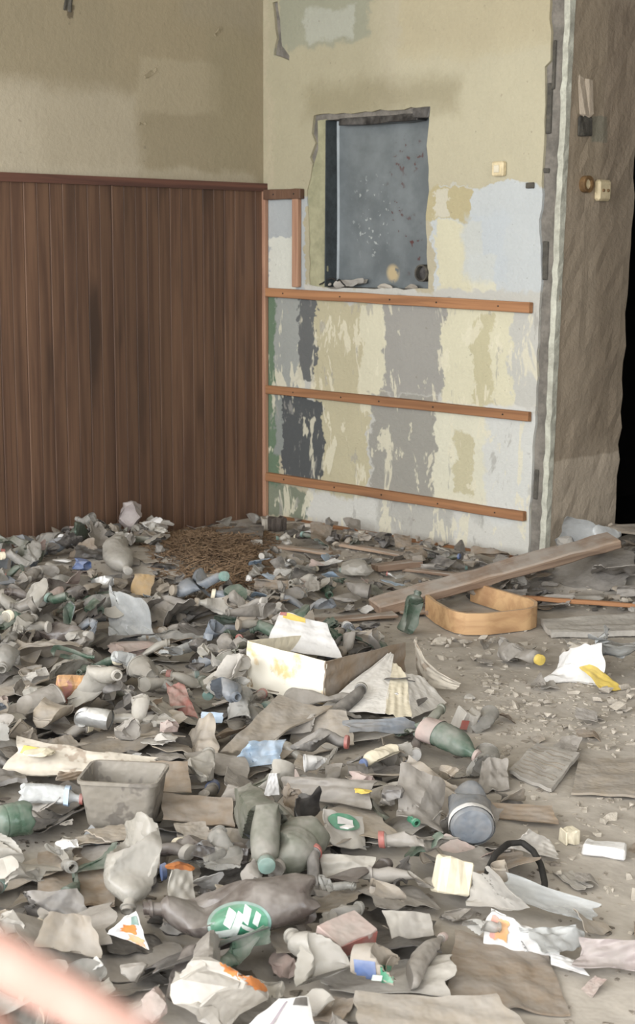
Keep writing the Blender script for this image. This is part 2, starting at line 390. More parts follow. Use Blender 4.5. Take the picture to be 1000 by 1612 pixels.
core.f += [tuple(b + i for i in q) for q in ((3, 2, 1, 0), (4, 5, 6, 7), (0, 1, 5, 4), (1, 2, 6, 5), (2, 3, 7, 6), (3, 0, 4, 7))]
core.box(3.3, 10, 0, TH, 0, CEIL).box(xe(CEIL) - 0.05, 3.3, PT, TH, 2.75, CEIL)
wr = struct('wall_right', core.me('wall_right'), 'concrete', 'thick wall with peeling paint, hatch and broken end')
MAT['plaster_right'] = patched('peeling_paint_coats', (170, 162, 140), [
    PR(400, 600, -60, 480, (184, 176, 148), 0.25, 0.8), PR(630, 900, -40, 85, (196, 184, 152), 0.05, 0.7), PR(440, 585, -40, 70, (164, 164, 144), 0.03, 0.9), PR(480, 560, 15, 60, (190, 190, 176), 0.03, 0.8),
    PR(625, 900, 80, 300, (208, 200, 172), 0.2, 0.7), PR(415, 425, -50, 300, (196, 184, 158), 0.03, 0.6),
    PR(480, 720, 128, 182, (150, 140, 110), 0.14, 0.55),
    # pale blue wash right of the hatch and the coats below it
    PR(684, 900, 292, 620, (208, 212, 212), 0.012), PR(676, 745, 296, 350, (196, 184, 146), 0.012), PR(688, 702, 300, 348, (216, 210, 190), 0.01),
    PR(690, 762, 352, 480, (224, 218, 190), 0.015), PR(740, 782, 405, 480, (226, 222, 200), 0.015),
    PR(416, 482, 310, 462, (186, 190, 190), 0.01), PR(424, 463, 376, 462, (226, 226, 214), 0.01),
    PR(480, 900, 455, 900, (206, 204, 196), 0.02),
    PR(400, 442, 462, 760, (112, 132, 108), 0.02), PR(434, 478, 466, 610, (168, 170, 164), 0.02), PR(432, 466, 615, 720, (150, 154, 148), 0.02),
    PR(496, 580, 470, 790, (202, 193, 162), 0.015), PR(570, 612, 482, 650, (226, 220, 194), 0.015), PR(604, 708, 470, 620, (170, 167, 160), 0.015), PR(584, 692, 620, 790, (166, 163, 154), 0.02),
    PR(700, 806, 480, 640, (228, 222, 194), 0.015), PR(744, 778, 500, 640, (208, 200, 166), 0.015), PR(686, 804, 640, 800, (230, 226, 204), 0.015), PR(716, 742, 690, 775, (208, 200, 168), 0.015),
    PR(760, 840, 640, 900, (222, 222, 216), 0.03),
    PR(470, 498, 466, 604, (112, 113, 112), 0.008), PR(446, 506, 622, 752, (92, 94, 94), 0.010),
    PR(400, 486, 762, 812, (122, 132, 114), 0.02, 0.85), PR(486, 840, 800, 900, (220, 218, 210), 0.03), PR(600, 710, 785, 850, (186, 183, 174), 0.06, 0.8),
    PR(730, 800, 340, 440, (204, 210, 214), 0.05, 0.7)], axis=0, amp=0.075, mottling=0.08, bumps=0.45, flakes=1.24)
edge = [(866, -150), (866, 5), (867, 95), (858, 105), (857, 190), (854, 265), (853, 330), (849, 345), (852, 430), (848, 520), (843, 650), (838, 720), (837, 780), (833, 800), (832, 890)]
eR = [on_right(u, v) for u, v in edge]
outer = [(0.0, CEIL)] + ragged([(eR[0][0], CEIL)] + eR[1:-1] + [(eR[-1][0], 0.0)], 0.05, 0.006, 3, False) + [(0.0, 0.0)]
hole1 = ragged([on_right(u, v) for u, v in ((494, 182), (674, 168), (676, 190), (672, 230), (676, 300), (671, 340), (672, 400), (674, 455), (520, 455), (488, 448), (487, 380), (484, 300), (492, 258), (488, 248), (497, 225), (491, 210))], 0.05, 0.006, 5)
hole2 = ragged([on_right(u, v) for u, v in ((429, 4), (437, 2), (441, 30), (444, 72), (456, 88), (455, 95), (443, 90), (431, 86), (436, 60))], 0.04, 0.003, 6)
pl = new('plaster_coat', slab_with_holes('plaster_coat', outer, [hole1, hole2], 0, PT), 'plaster_right', wr)
# inner plaster lining of the hatch: the greenish strip left of the metal plate, broken away at the top left
lin_o = [on_right(u, v) for u, v in ((499, 190), (513, 188), (513, 455), (484, 455), (486, 400), (483, 300), (492, 262), (500, 235))]
o = new('hatch_lining', slab_with_holes('hatch_lining', ragged(lin_o, 0.05, 0.004, 8), [], 0.007, PT + 0.001), None, wr)
o.data.materials.append(simple('greenish_old_paint', (162, 158, 130), (140, 138, 112), 9))
# end face of the wall
MAT['end_plaster'] = patched('brown_grey_render', (158, 144, 126), [(-0.1, 0.8, -0.2, 0.52, (182, 168, 150), 0.015, 1.0), (0.05, 0.3, 1.75, 2.7, (152, 138, 118), 0.1, 0.7), (0.2, 0.32, 1.98, 2.1, (128, 126, 112), 0.01, 0.8), (0.3, 0.55, 0.6, 2.6, (134, 120, 103), 0.1, 0.6)], axis=1, amp=0.02, mottling=0.12, bumps=0.5)
V = []; Fc = []; ny, nz = 10, 44
for i in range(nz + 1):
    z = CEIL * i / nz
    for j in range(ny + 1):
        y = PT + (TH - PT + 0.012) * j / ny; jit = R.uniform(-0.004, 0.004)
        V.append((xe(z) + 0.014 + jit, y + (R.uniform(-0.012, 0.006) if j == ny else 0), z))
n0 = len(V); V += [(x - 0.03, y, z) for x, y, z in V]
for i in range(nz):
    for j in range(ny):
        a = i * (ny + 1) + j; Fc.append((a, a + 1, a + ny + 2, a + ny + 1)); Fc.append((n0 + a, n0 + a + ny + 1, n0 + a + ny + 2, n0 + a + 1))
for i in range(nz):
    for a in (i * (ny + 1), i * (ny + 1) + ny): Fc.append((a, a + ny + 1, n0 + a + ny + 1, n0 + a))
new('end_plaster', mesh('end_plaster', V, Fc), 'end_plaster', wr)
# corner bead of pale plaster, dark fill beside it
V = []; Fc = []; prof = [(-0.016, -0.002), (0.016, -0.004), (0.018, 0.03), (-0.03, 0.03)]
for i in range(60):
    z = 2.75 * i / 59
    w1 = R.uniform(-0.004, 0.004)
    V += [(xe(z) + x + (w1 if k in (0, 1) else 0), PT * 0 + y + R.uniform(-0.002, 0.002), z) for k, (x, y) in enumerate(prof)]
for i in range(59):
    for j in range(4): a = i * 4 + j; b_ = i * 4 + (j + 1) % 4; Fc.append((a, b_, b_ + 4, a + 4))
new('corner_bead', mesh('corner_bead', V, Fc), 'bead', wr)
for (u0, u1, v0, v1) in ((866, 874, 62, 140), (858, 868, 130, 210), (852, 862, 265, 272), (851, 861, 380, 440), (838, 846, 740, 786)):
    (xa, za), (xb, zb) = on_right(u0, v1), on_right(u1, v0)
    o = new('broken_edge', rough_box('broken_edge', xb - xa, 0.012, zb - za, 0.004, u0, 0.003, 1), 'dark_edge', wr); o.location = ((xa + xb) / 2, PT - 0.003, za)

# dark adjoining room, its darkness painted into the colour
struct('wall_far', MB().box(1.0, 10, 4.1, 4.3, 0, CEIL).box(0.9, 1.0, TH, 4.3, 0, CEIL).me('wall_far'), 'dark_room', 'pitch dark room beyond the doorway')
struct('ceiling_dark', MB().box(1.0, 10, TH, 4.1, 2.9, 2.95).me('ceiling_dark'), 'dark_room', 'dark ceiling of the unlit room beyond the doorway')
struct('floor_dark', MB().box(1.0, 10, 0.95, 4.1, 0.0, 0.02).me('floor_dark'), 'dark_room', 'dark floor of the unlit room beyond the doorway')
zl = 2.02
struct('trim_2', MB().box(1.95, 3.3, TH + 0.03, TH + 0.07, zl, 2.75).me('trim_2'), 'dark_wood', 'dark brown board above the doorway behind the wall end')
# end wall on the right and window wall behind the camera
wf = MB(); ys = [WALLY - 0.3] + [v for wy in WINY for v in (wy - 1.0, wy + 1.0)] + [4.3]
wf.box(10, 10.3, WALLY - 0.3, 4.3, 0, WINZ0).box(10, 10.3, WALLY - 0.3, 4.3, WINZ1, CEIL)
for i in range(0, len(ys), 2): wf.box(10, 10.3, ys[i], ys[i + 1], WINZ0, WINZ1)
struct('wall_front', wf.me('wall_front'), 'plaster_left', 'ochre wall behind the camera')
wb = MB(); xs = [-0.3] + [v for wx in WINX for v in (wx - WINW / 2, wx + WINW / 2)] + [10]
wb.box(-0.3, 10, WALLY - 0.3, WALLY, 0, WINZ0).box(-0.3, 10, WALLY - 0.3, WALLY, WINZ1, CEIL)
for i in range(0, len(xs), 2): wb.box(xs[i], xs[i + 1], WALLY - 0.3, WALLY, WINZ0, WINZ1)
struct('wall_back', wb.me('wall_back'), 'plaster_left', 'window wall behind the camera')
for i, wx in enumerate(WINX):
    f = MB(); y0, y1 = WALLY - 0.16, WALLY - 0.1; a, c_ = wx - WINW / 2, wx + WINW / 2
    f.box(a, a + 0.06, y0, y1, WINZ0, WINZ1).box(c_ - 0.06, c_, y0, y1, WINZ0, WINZ1).box(a, c_, y0, y1, WINZ0, WINZ0 + 0.06).box(a, c_, y0, y1, WINZ1 - 0.06, WINZ1).box(wx - 0.03, wx + 0.03, y0, y1, WINZ0, WINZ1).box(a, c_, y0, y1, 2.4, 2.45)
    struct('window_%d' % (i + 1), f.me('window'), 'glasswhite', 'painted window frame behind the camera, number %s from the corner' % ('one', 'two', 'three')[i])

for i, wy in enumerate(WINY):
    f = MB(); a, c_ = wy - 1.0, wy + 1.0; x0, x1 = 10.1, 10.16
    f.box(x0, x1, a, a + 0.06, WINZ0, WINZ1).box(x0, x1, c_ - 0.06, c_, WINZ0, WINZ1).box(x0, x1, a, c_, WINZ0, WINZ0 + 0.06).box(x0, x1, a, c_, WINZ1 - 0.06, WINZ1).box(x0, x1, wy - 0.03, wy + 0.03, WINZ0, WINZ1)
    struct('window_%d' % (i + 4), f.me('window'), 'glasswhite', 'painted window frame in the side wall behind the camera, number %s' % ('one', 'two')[i])

# ------------------------------------------------------------------ hatch plate, pipe, battens and fittings on the right wall
LAND = []       # (short phrase, u, v) : landmarks for labels
HERO = []       # pixel boxes of hand-placed things
def hero(o, label, cat, land=None, box=None, group=None):
    tag(o, label, cat, group)
    bpy.context.view_layer.update()
    pts = []
    for q in [o] + list(o.children):
        if q.type == 'MESH':
            mwq = q.matrix_world
            for c in q.bound_box: pts.append(proj(mwq @ Vector(c))[:3])
    pts = np.array(pts)
    bb = (pts[:, 0].min(), pts[:, 1].min(), pts[:, 0].max(), pts[:, 1].max(), pts[:, 2].mean())
    if box != 'none': HERO.append(bb)
    if land: LAND.append((land, (bb[0] + bb[2]) / 2, (bb[1] + bb[3]) / 2))
    return o
g = G('blue_grey_steel_plate'); p = g.obj()
n = g.noise(p, 6, 5, 0.6); ch = g.noise(p, 30, 3, 0.5)
sx = g.t.nodes.new('ShaderNodeSeparateXYZ'); g.t.links.new(p, sx.inputs[0])
c = g.mix(g.rng(n, 0.3, 0.7), lin(122, 128, 130), lin(102, 108, 110))
def region(cx, cz, rx, rz):
    dx = g.math('DIVIDE', g.math('SUBTRACT', sx.outputs[0], cx), rx); dz = g.math('DIVIDE', g.math('SUBTRACT', sx.outputs[2], cz), rz)
    return g.rng(g.math('ADD', g.math('MULTIPLY', dx, dx), g.math('MULTIPLY', dz, dz)), 0.2, 1.2, 1.0, 0.0)
chw = g.noise(p, 42, 3, 0.5)
c = g.mix(g.math('MULTIPLY', region(0.26, 0.36, 0.16, 0.24), g.math('MULTIPLY', g.rng(chw, 0.63, 0.67), 0.7)), c, lin(196, 200, 196))
msk = g.math('MAXIMUM', region(0.43, 0.42, 0.07, 0.22), g.math('MAXIMUM', region(0.54, 0.22, 0.10, 0.16), g.math('MULTIPLY', region(0.50, 0.66, 0.14, 0.10), 0.9)))
c = g.mix(g.math('MULTIPLY', msk, g.rng(g.noise(p, 24, 3, 0.6), 0.60, 0.64)), c, lin(92, 60, 58))
c = g.mix(g.math('MULTIPLY', region(0.41, 0.075, 0.05, 0.05), g.rng(ch, 0.36, 0.46)), c, lin(190, 172, 136))
g.bump(n, 0.15, 0.01); plate_mat = g.fin(c, 0.45, 0.5, 0.15)
PY = 0.085
W_, Hh = hx1 - hx0 - 0.004, hz1 - hz0 - 0.004
V = []; Fc = []; nx_, nz_ = 40, 18
for layer in (0, 1):
    for i in range(nz_ + 1):
        for j in range(nx_ + 1):
            x = W_ * j / nx_; z = Hh * i / nz_
            y = PY - 0.012 * math.sin(math.pi * j / nx_) * math.sin(math.pi * i / nz_) + 0.004 * math.sin(7 * x + 5 * z)
            if j == 0: y -= 0.012
            if j == 1: y -= 0.0
            V.append((x, y + 0.003 * layer, z))
n0 = (nx_ + 1) * (nz_ + 1)
for i in range(nz_):
    for j in range(nx_):
        a = i * (nx_ + 1) + j; Fc.append((a, a + 1, a + nx_ + 2, a + nx_ + 1)); Fc.append((n0 + a, n0 + a + nx_ + 1, n0 + a + nx_ + 2, n0 + a + 1))
plate = new('metal_plate', mesh('metal_plate', V, Fc, 30), plate_mat, None, ROOM @ Matrix.Translation((hx0 + 0.002, 0, hz0 + 0.002)))
fl = new('reveal_strip', rough_box('reveal_strip', 0.006, 0.10, Hh, 0.001, 3, 0.001), 'reveal_dark', plate); fl.location = (0.004, 0.045, 0)  # added dark strip, stands in for the left reveal of the hatch
tag(plate, 'blue grey steel plate with chipped paint closing the wall hatch', 'plate')
def tube_me(name, r0, r1, L, seg=20):
    V = []; Fc = []
    for (x, r) in ((0, r1), (0, r0), (L, r0), (L, r1)):
        V += [(r * math.cos(2 * math.pi * k / seg), x, r * math.sin(2 * math.pi * k / seg)) for k in range(seg)]
    for s_ in range(4):
        for k in range(seg):
            a = s_ * seg + k; b_ = s_ * seg + (k + 1) % seg; c_ = ((s_ + 1) % 4) * seg
            Fc.append((a, b_, c_ + (k + 1) % seg, c_ + k))
    return mesh(name, V, Fc, 40)
px_, pz_ = on_right(668, 430)
pipe = new('pipe_end', tube_me('pipe_end', 0.042, 0.034, 0.12), 'dark_edge', None, ROOM @ Matrix.Translation((px_ - 0.012, -0.012, pz_)))
V = [(0.034 * math.cos(2 * math.pi * k / 20), 0.03, 0.034 * math.sin(2 * math.pi * k / 20)) for k in range(20)]
V += [(x, 0.035, z) for x, y, z in V]
new('bore_dark_disc', mesh('bore_dark_disc', V, [tuple(range(20)), tuple(range(39, 19, -1))]), 'black', pipe)  # black disc paints in the dark hollow of the pipe
tag(pipe, 'black open pipe end at the lower right corner of the wall hatch', 'pipe')
# dark timber lintel end at the top right of the hatch
(xa, za), (xb, zb) = on_right(652, 186), on_right(677, 168)
o = new('lintel_stub', rough_box('lintel_stub', xb - xa, 0.07, zb - za, 0.006, 4, 0.004), 'black', None, ROOM @ Matrix.Translation(((xa + xb) / 2, 0.030, za)))
tag(o, 'black lintel stub at the top right of the hatch', 'lintel')
(xa, za), (xb, zb) = on_right(530, 195), on_right(655, 180)
o = new('lintel_strip', rough_box('lintel_strip', xb - xa, 0.07, 0.034, 0.004, 5, 0.003, 6), 'black', None, ROOM @ Matrix.Translation(((xa + xb) / 2, 0.045, hz1 - 0.034)))
tag(o, 'dark strip under the top edge of the wall hatch', 'lintel')

def batten(uv0, uv1, hpx, depth, label, land=None, mat='batten_wood', vertical=False, seed=0):
    (x0, z0), (x1, z1) = on_right(*uv0), on_right(*uv1)
    if vertical:
        me = rough_box('wooden_batten', abs(hpx) / 300.0 * 1.4, depth, abs(z1 - z0), 0.0015, seed, 0.003)
        o = new('wooden_batten', me, mat, None, ROOM @ Matrix.Translation(((x0 + x1) / 2, -depth / 2 - 0.001, min(z0, z1))))
    else:
        L = x1 - x0; h = hpx / 300.0
        me = rough_box('wooden_batten', L, depth, h, 0.0018, seed, 0.003, 8)
        o = new('wooden_batten', me, mat, None, ROOM @ Matrix.Translation(((x0 + x1) / 2, -depth / 2 - 0.001, (z0 + z1) / 2 - h)) @ Matrix.Rotation(-math.atan2(z1 - z0, L), 4, 'Y'))
        rr = random.Random(seed); nails = max(2, int(L / 0.35))
        for k in range(nails):
            nx = -L / 2 + L * (k + 0.5) / nails + rr.uniform(-0.05, 0.05)
            V = [(0.004 * math.cos(a_), 0, 0.004 * math.sin(a_)) for a_ in [i * math.pi / 4 for i in range(8)]]
            V += [(x, -0.003, z) for x, y, z in V]; ff = [tuple(range(15, 7, -1))] + [(i, (i + 1) % 8, 8 + (i + 1) % 8, 8 + i) for i in range(8)]
            no = new('nail', mesh('nail', V, ff), 'rubber', o); no.location = (nx, -depth / 2, h * 0.5)
    return hero(o, label, 'batten', land, 'none')
batten((424, 453), (840, 476), 14.5, 0.032, 'raw wooden batten across the wall directly under the hatch', 'the batten under the hatch', seed=1)
batten((424, 606), (838, 648), 13.5, 0.032, 'raw wooden batten halfway up the peeling paint, between two other long battens', None, seed=2)
batten((424, 743), (830, 805), 13.5, 0.032, 'lower raw wooden batten crossing the peeling wall above the litter', None, seed=3)
batten((446, 812), (818, 876), 14, 0.03, 'wooden batten at the foot of the peeling wall, half sunk in litter', 'the lowest wall batten', seed=4)
batten((421, 299), (480, 297), 16, 0.034, 'short dark wooden batten at wainscot height left of the hatch', None, 'plank_wood', seed=5)
batten((419, 300), (422, 812), 5.5, 0.026, 'tall thin upright batten in the room corner', None, 'batten_wood_v', True, 6)
batten((464, 313), (477, 452), 9.5, 0.030, 'short upright batten left of the metal hatch plate', None, 'batten_wood_v', True, 7)

def wall_box(u, v, wpx, hpx, dep, mat, name, bev=0.006):
    x, z = on_right(u, v); me = rough_box(name, wpx / 300 * 1.4, dep, hpx / 300, 0.0008, int(u), bev)
    return new(name, me, mat, None, ROOM @ Matrix.Translation((x, -dep / 2, z - hpx / 600)))
o = wall_box(789, 266, 15, 20, 0.03, 'sock', 'light_switch')
o2 = new('switch_rocker', rough_box('switch_rocker', 0.03, 0.008, 0.034, 0, 0, 0.002), 'cream', o); o2.location = (0, -0.018, 0.016)
tag(o, 'cream light switch on the plaster right of the hatch', 'switch')
o = wall_box(836, 292, 10, 8, 0.012, 'dark_edge', 'wall_plug', 0.003); tag(o, 'small dark wall plug hole near the broken wall edge', 'wall plug')
# sockets on the end face
def end_pt(u, v):
    d = ray(u, v); zz = 1.8; t = ((CORNER - EYE) @ DX + xe(zz) + 0.016) / (d @ DX); q = EYE + d * t - CORNER; return float(q @ DY), float(q[2])
y_, z_ = end_pt(945, 300)
RX = Matrix.Rotation(math.pi / 2, 4, 'Z')
o = new('wall_socket', rough_box('wall_socket', 0.095, 0.035, 0.095, 0.0005, 1, 0.010), 'sock', None, ROOM @ Matrix.Translation((xe(z_) + 0.03, y_, z_ - 0.047)) @ RX)
for k in (-1, 1):
    q = new('socket_screw', rough_box('socket_screw', 0.014, 0.01, 0.014, 0, 0, 0.003), 'brown_plastic', o); q.location = (0.018 * k, -0.02, 0.04)
tag(o, 'yellowed wall socket on the end face of the wall', 'socket')
y_, z_ = end_pt(920, 290)
o = new('socket_cover', tube_me('socket_cover', 0.038, 0.024, 0.035), 'brown_plastic', None, ROOM @ Matrix.Translation((xe(z_) + 0.045, y_, z_)) @ Matrix.Rotation(math.pi / 2, 4, 'Z'))
V = [(0.026 * math.cos(2 * math.pi * k / 16), 0.012, 0.026 * math.sin(2 * math.pi * k / 16)) for k in range(16)]; V += [(x, 0.03, z) for x, y, z in V]
new('socket_plug', mesh('socket_plug', V, [tuple(range(16)), tuple(range(31, 15, -1))]), 'sock', o)
tag(o, 'small round brown socket cover left of the yellowed wall socket', 'socket')
y_, z_ = end_pt(918, 200)
o = new('plaster_scab', rough_box('plaster_scab', 0.11, 0.012, 0.085, 0.008, 9, 0.004, 3), 'dark_edge', wr)
o.matrix_local = Matrix.Translation((xe(z_) + 0.018, y_, z_ - 0.04)) @ RX
o = new('plaster_scab', rough_box('plaster_scab', 0.09, 0.010, 0.16, 0.010, 10, 0.004, 3), 'end_plaster', wr)
o.matrix_local = Matrix.Translation((xe(z_) + 0.018, y_, z_ + 0.05)) @ RX
# ------------------------------------------------------------------ ground relief: dust bed and heaps
def poly_world(pts): return np.array([cast(u, v)[:2] for u, v in pts])
LITTER_PX = [(-260, 868), (0, 862), (130, 845), (250, 838), (420, 826), (470, 850), (600, 878), (720, 900), (640, 940), (575, 985), (600, 1060), (700, 1125), (730, 1180), (790, 1245), (840, 1330), (870, 1400), (945, 1455), (960, 1530), (900, 1640), (900, 1760), (-300, 1760)]
DOOR_PX = [(840, 900), (905, 868), (955, 842), (1060, 838), (1120, 960), (1000, 948), (900, 945), (800, 925)]
FOOT_PX = [(420, 818), (850, 890), (960, 842), (1100, 850), (1100, 985), (850, 965), (640, 950), (560, 900)]
LIT, DOOR, FOOT = poly_world(LITTER_PX), poly_world(DOOR_PX), poly_world(FOOT_PX)
def sdist(P, poly):
    """signed distance of points to a polygon, positive inside"""
    P = np.asarray(P, float); A = poly; B = np.roll(poly, -1, 0); E_ = B - A
    x, y = P[:, :1], P[:, 1:2]
    wx, wy = x - A[:, 0], y - A[:, 1]; t = (wx * E_[:, 0] + wy * E_[:, 1]) / (E_ ** 2).sum(1); t = np.minimum(np.maximum(t, 0), 1)
    d = np.sqrt(((wx - E_[:, 0] * t) ** 2 + (wy - E_[:, 1] * t) ** 2).min(1))
    c = ((A[:, 1] > y) != (B[:, 1] > y)) & (x < E_[:, 0] * (y - A[:, 1]) / (E_[:, 1] + 1e-12) + A[:, 0])
    return np.where(c.sum(1) % 2 == 1, d, -d)
HEAP = cast(185, 900)[:2]; STRAW = cast(320, 900)[:2]
def height0(P):
    P = np.asarray(P, float); Q = np.c_[P[:, :2], np.zeros(len(P))]
    sm = lambda v, a, b: (lambda t: t * t * (3 - 2 * t))(np.clip((v - a) / (b - a), 0, 1))
    h = 0.012 + 0.010 * wave(Q, 1, 2.2) + 0.004 * wave(Q, 2, 9)
    h = np.maximum(h, 0.003)
    lit = sm(sdist(P, LIT), -0.10, 0.45)
    h += lit * (0.022 + 0.014 * wave(Q, 3, 5) + 0.007 * wave(Q, 4, 17))
    h += sm(sdist(P, DOOR), -0.1, 0.25) * (0.06 + 0.02 * wave(Q, 5, 8))
    h += sm(sdist(P, FOOT), -0.1, 0.2) * (0.02 + 0.008 * wave(Q, 6, 14))
    h += 0.06 * np.exp(-((P[:, 0] - HEAP[0]) ** 2 / 0.20 + (P[:, 1] - HEAP[1]) ** 2 / 0.22))
    h += 0.03 * np.exp(-((P[:, 0] - STRAW[0]) ** 2 / 0.1 + (P[:, 1] - STRAW[1]) ** 2 / 0.3))
    h += 0.002 * wave(Q, 8, 40)
    return np.maximum(h, 0.004)
CELL = 0.026; x0, x1, y0, y1 = 0.0, 6.4, -6.2, 1.0
gx = np.arange(x0, x1 + CELL / 2, CELL); gy = np.arange(y0, y1 + CELL / 2, CELL)
GX, GY = np.meshgrid(gx, gy); RP = np.c_[GX.ravel(), GY.ravel()]
WP = CORNER[:2] + RP[:, :1] * DX[:2] + RP[:, 1:] * DY[:2]
HZ = height0(WP); HZG = HZ.reshape(len(gy), len(gx))
def height(P):
    q = np.asarray(P, float)[:, :2] - CORNER[:2]; fx = np.clip((q @ DX[:2] - gx[0]) / CELL, 0, len(gx) - 1.001); fy = np.clip((q @ DY[:2] - gy[0]) / CELL, 0, len(gy) - 1.001)
    i, j = fx.astype(int), fy.astype(int); fx, fy = fx - i, fy - j
    return HZG[j, i] * (1 - fx) * (1 - fy) + HZG[j, i + 1] * fx * (1 - fy) + HZG[j + 1, i + 1] * fx * fy + HZG[j + 1, i] * (1 - fx) * fy
def h1(x, y): return float(height(np.array([[x, y]]))[0])
def pt(u, v, dz=0.0):
    z = 0.05; p = cast(u, v, 0.05)
    if v > 1010 and sdist(p[None, :2], LIT)[0] > 0.12: dz += 0.022
    for _ in range(6):
        p = cast(u, v, z + dz); z = h1(p[0], p[1])
    return cast(u, v, z + dz)
_q = np.c_[WP, np.zeros(len(WP))] - EYE; _w = _q @ FW
vis = (_w > 0.5) & (np.abs(F * (_q @ RT)) < 1700 * np.abs(_w)) & (806 - F * (_q @ UP) / np.where(_w > 0.1, _w, 0.1) < 1800)
ok = vis & ~((RP[:, 0] < 1.95) & (RP[:, 1] > 0.012))
nx_ = len(gx); idx = -np.ones(len(RP), int); Fc = []
okg = ok.reshape(len(gy), nx_)
quad = okg[:-1, :-1] & okg[1:, :-1] & okg[:-1, 1:] & okg[1:, 1:]
jj, ii = np.nonzero(quad); a = jj * nx_ + ii
Q = np.c_[a, a + 1, a + nx_ + 1, a + nx_]; used = np.unique(Q); idx[used] = np.arange(len(used)); Q = idx[Q]
me = mesh('dust_bed', np.c_[RP[used], HZ[used]], [tuple(map(int, q)) for q in Q]); me.shade_smooth()
me.materials.append(MAT['dust_floor'])
bed = new('dust_layer', me, None, None, ROOM)
tag(bed, 'layer of grey dust and trodden dirt over the floor', 'dust', None, 'stuff')
# heightmap for stacking
HM0 = np.where(ok, HZ, 0.0).reshape(len(gy), nx_).copy(); HM = HM0.copy()

# ------------------------------------------------------------------ shapes of rubbish
def lathe(prof, seg, closed0=True, closed1=True, lobes=0):
    """rings of a profile [(x, r)] about the x axis"""
    V = []; Fc = []
    ang = np.arange(seg) * 2 * math.pi / seg
    for (x, r) in prof:
        V.append(np.c_[np.full(seg, x), r * np.cos(ang), r * np.sin(ang)])
    V = np.concatenate(V); n = len(prof)
    for i in range(n - 1):
        for k in range(seg):
            a = i * seg + k; b_ = i * seg + (k + 1) % seg; Fc.append((a, a + seg, b_ + seg, b_))
    if closed0: Fc.append(tuple(range(seg)))
    if closed1: Fc.append(tuple((n - 1) * seg + k for k in range(seg - 1, -1, -1)))
    return V, Fc
def interp_prof(keys, n):
    keys = np.array(keys); t = np.linspace(0, 1, n)
    d = np.r_[0, np.cumsum(np.hypot(np.diff(keys[:, 0]), np.diff(keys[:, 1])))]; d /= d[-1]
    return [(float(np.interp(q, d, keys[:, 0])), float(np.interp(q, d, keys[:, 1]))) for q in t]
class Crush:
    """a deformation shared by the parts of one crushed thing: flattening, creased dents, a bend"""
    def __init__(s, seed, L, r, amt, bend=0.25, dents=5, keep=0.86, flat=None):
        rr = np.random.default_rng(seed); s.L, s.r, s.amt, s.keep = L, r, amt, keep
        s.ph = rr.uniform(0, 6.28, 4); s.fl = amt * rr.uniform(0.55, 1.0) if flat is None else flat
        s.d = []
        for i in range(dents):
            x = rr.uniform(0.08, 0.72) * L; a = rr.uniform(0, 6.28); tilt = rr.uniform(-0.9, 0.9)
            n = np.array([math.sin(tilt), math.cos(tilt) * math.cos(a), math.cos(tilt) * math.sin(a)])
            depth = r * rr.uniform(0.30, 0.80) * (1 - amt * 0.6)
            s.d.append((n, n[0] * x + depth, rr.uniform(0.9, 1.7)))
        s.bend = rr.uniform(-bend, bend); s.bend2 = rr.uniform(-bend, bend) * 0.5; s.seed = seed
    def __call__(s, P):
        P = P.copy(); x = P[:, 0]; t = x / s.L
        w = np.clip((s.keep - t) / 0.14, 0, 1); w = w * w * (3 - 2 * w)
        for n, d, k in s.d:
            q = P @ n - d; m_ = q > 0
            P[m_] -= (q[m_] * k * w[m_])[:, None] * n
        f = s.fl * w * (0.75 + 0.25 * np.sin(5 * t + s.ph[0]))
        P[:, 2] *= 1 - f; P[:, 1] *= 1 + 0.38 * f
        P[:, 2] += s.r * 0.10 * s.amt * w * np.sin(9 * t + 3 * P[:, 1] / s.r + s.ph[1])
        P[:, 1] += s.r * 0.06 * s.amt * w * np.sin(12 * t + s.ph[2])
        P += (s.r * 0.10 * (0.3 + s.amt) * w * crinkle(P / s.r, s.seed + 77, 1.1))[:, None] * np.c_[np.zeros(len(P)), P[:, 1] / s.r, P[:, 2] / s.r]
        a = s.bend * (t - 0.4); b_ = s.bend2 * (t - 0.4)
        P[:, 1] += np.sin(a) * (x - 0.4 * s.L); P[:, 2] += np.sin(b_) * (x - 0.4 * s.L)
        return P
BOTTLE = [(0, 0.02), (0, 0.55), (0.012, 0.82), (0.05, 0.99), (0.12, 1.0), (0.30, 1.0), (0.33, 0.955), (0.36, 1.0), (0.55, 1.0), (0.58, 0.955), (0.61, 0.99), (0.70, 0.9), (0.78, 0.68), (0.85, 0.40), (0.89, 0.27)]
CANISTER = [(0, 0.02), (0, 0.86), (0.02, 0.98), (0.06, 1.0), (0.3, 1.0), (0.7, 1.0), (0.76, 0.95), (0.82, 0.8), (0.86, 0.5), (0.89, 0.3)]
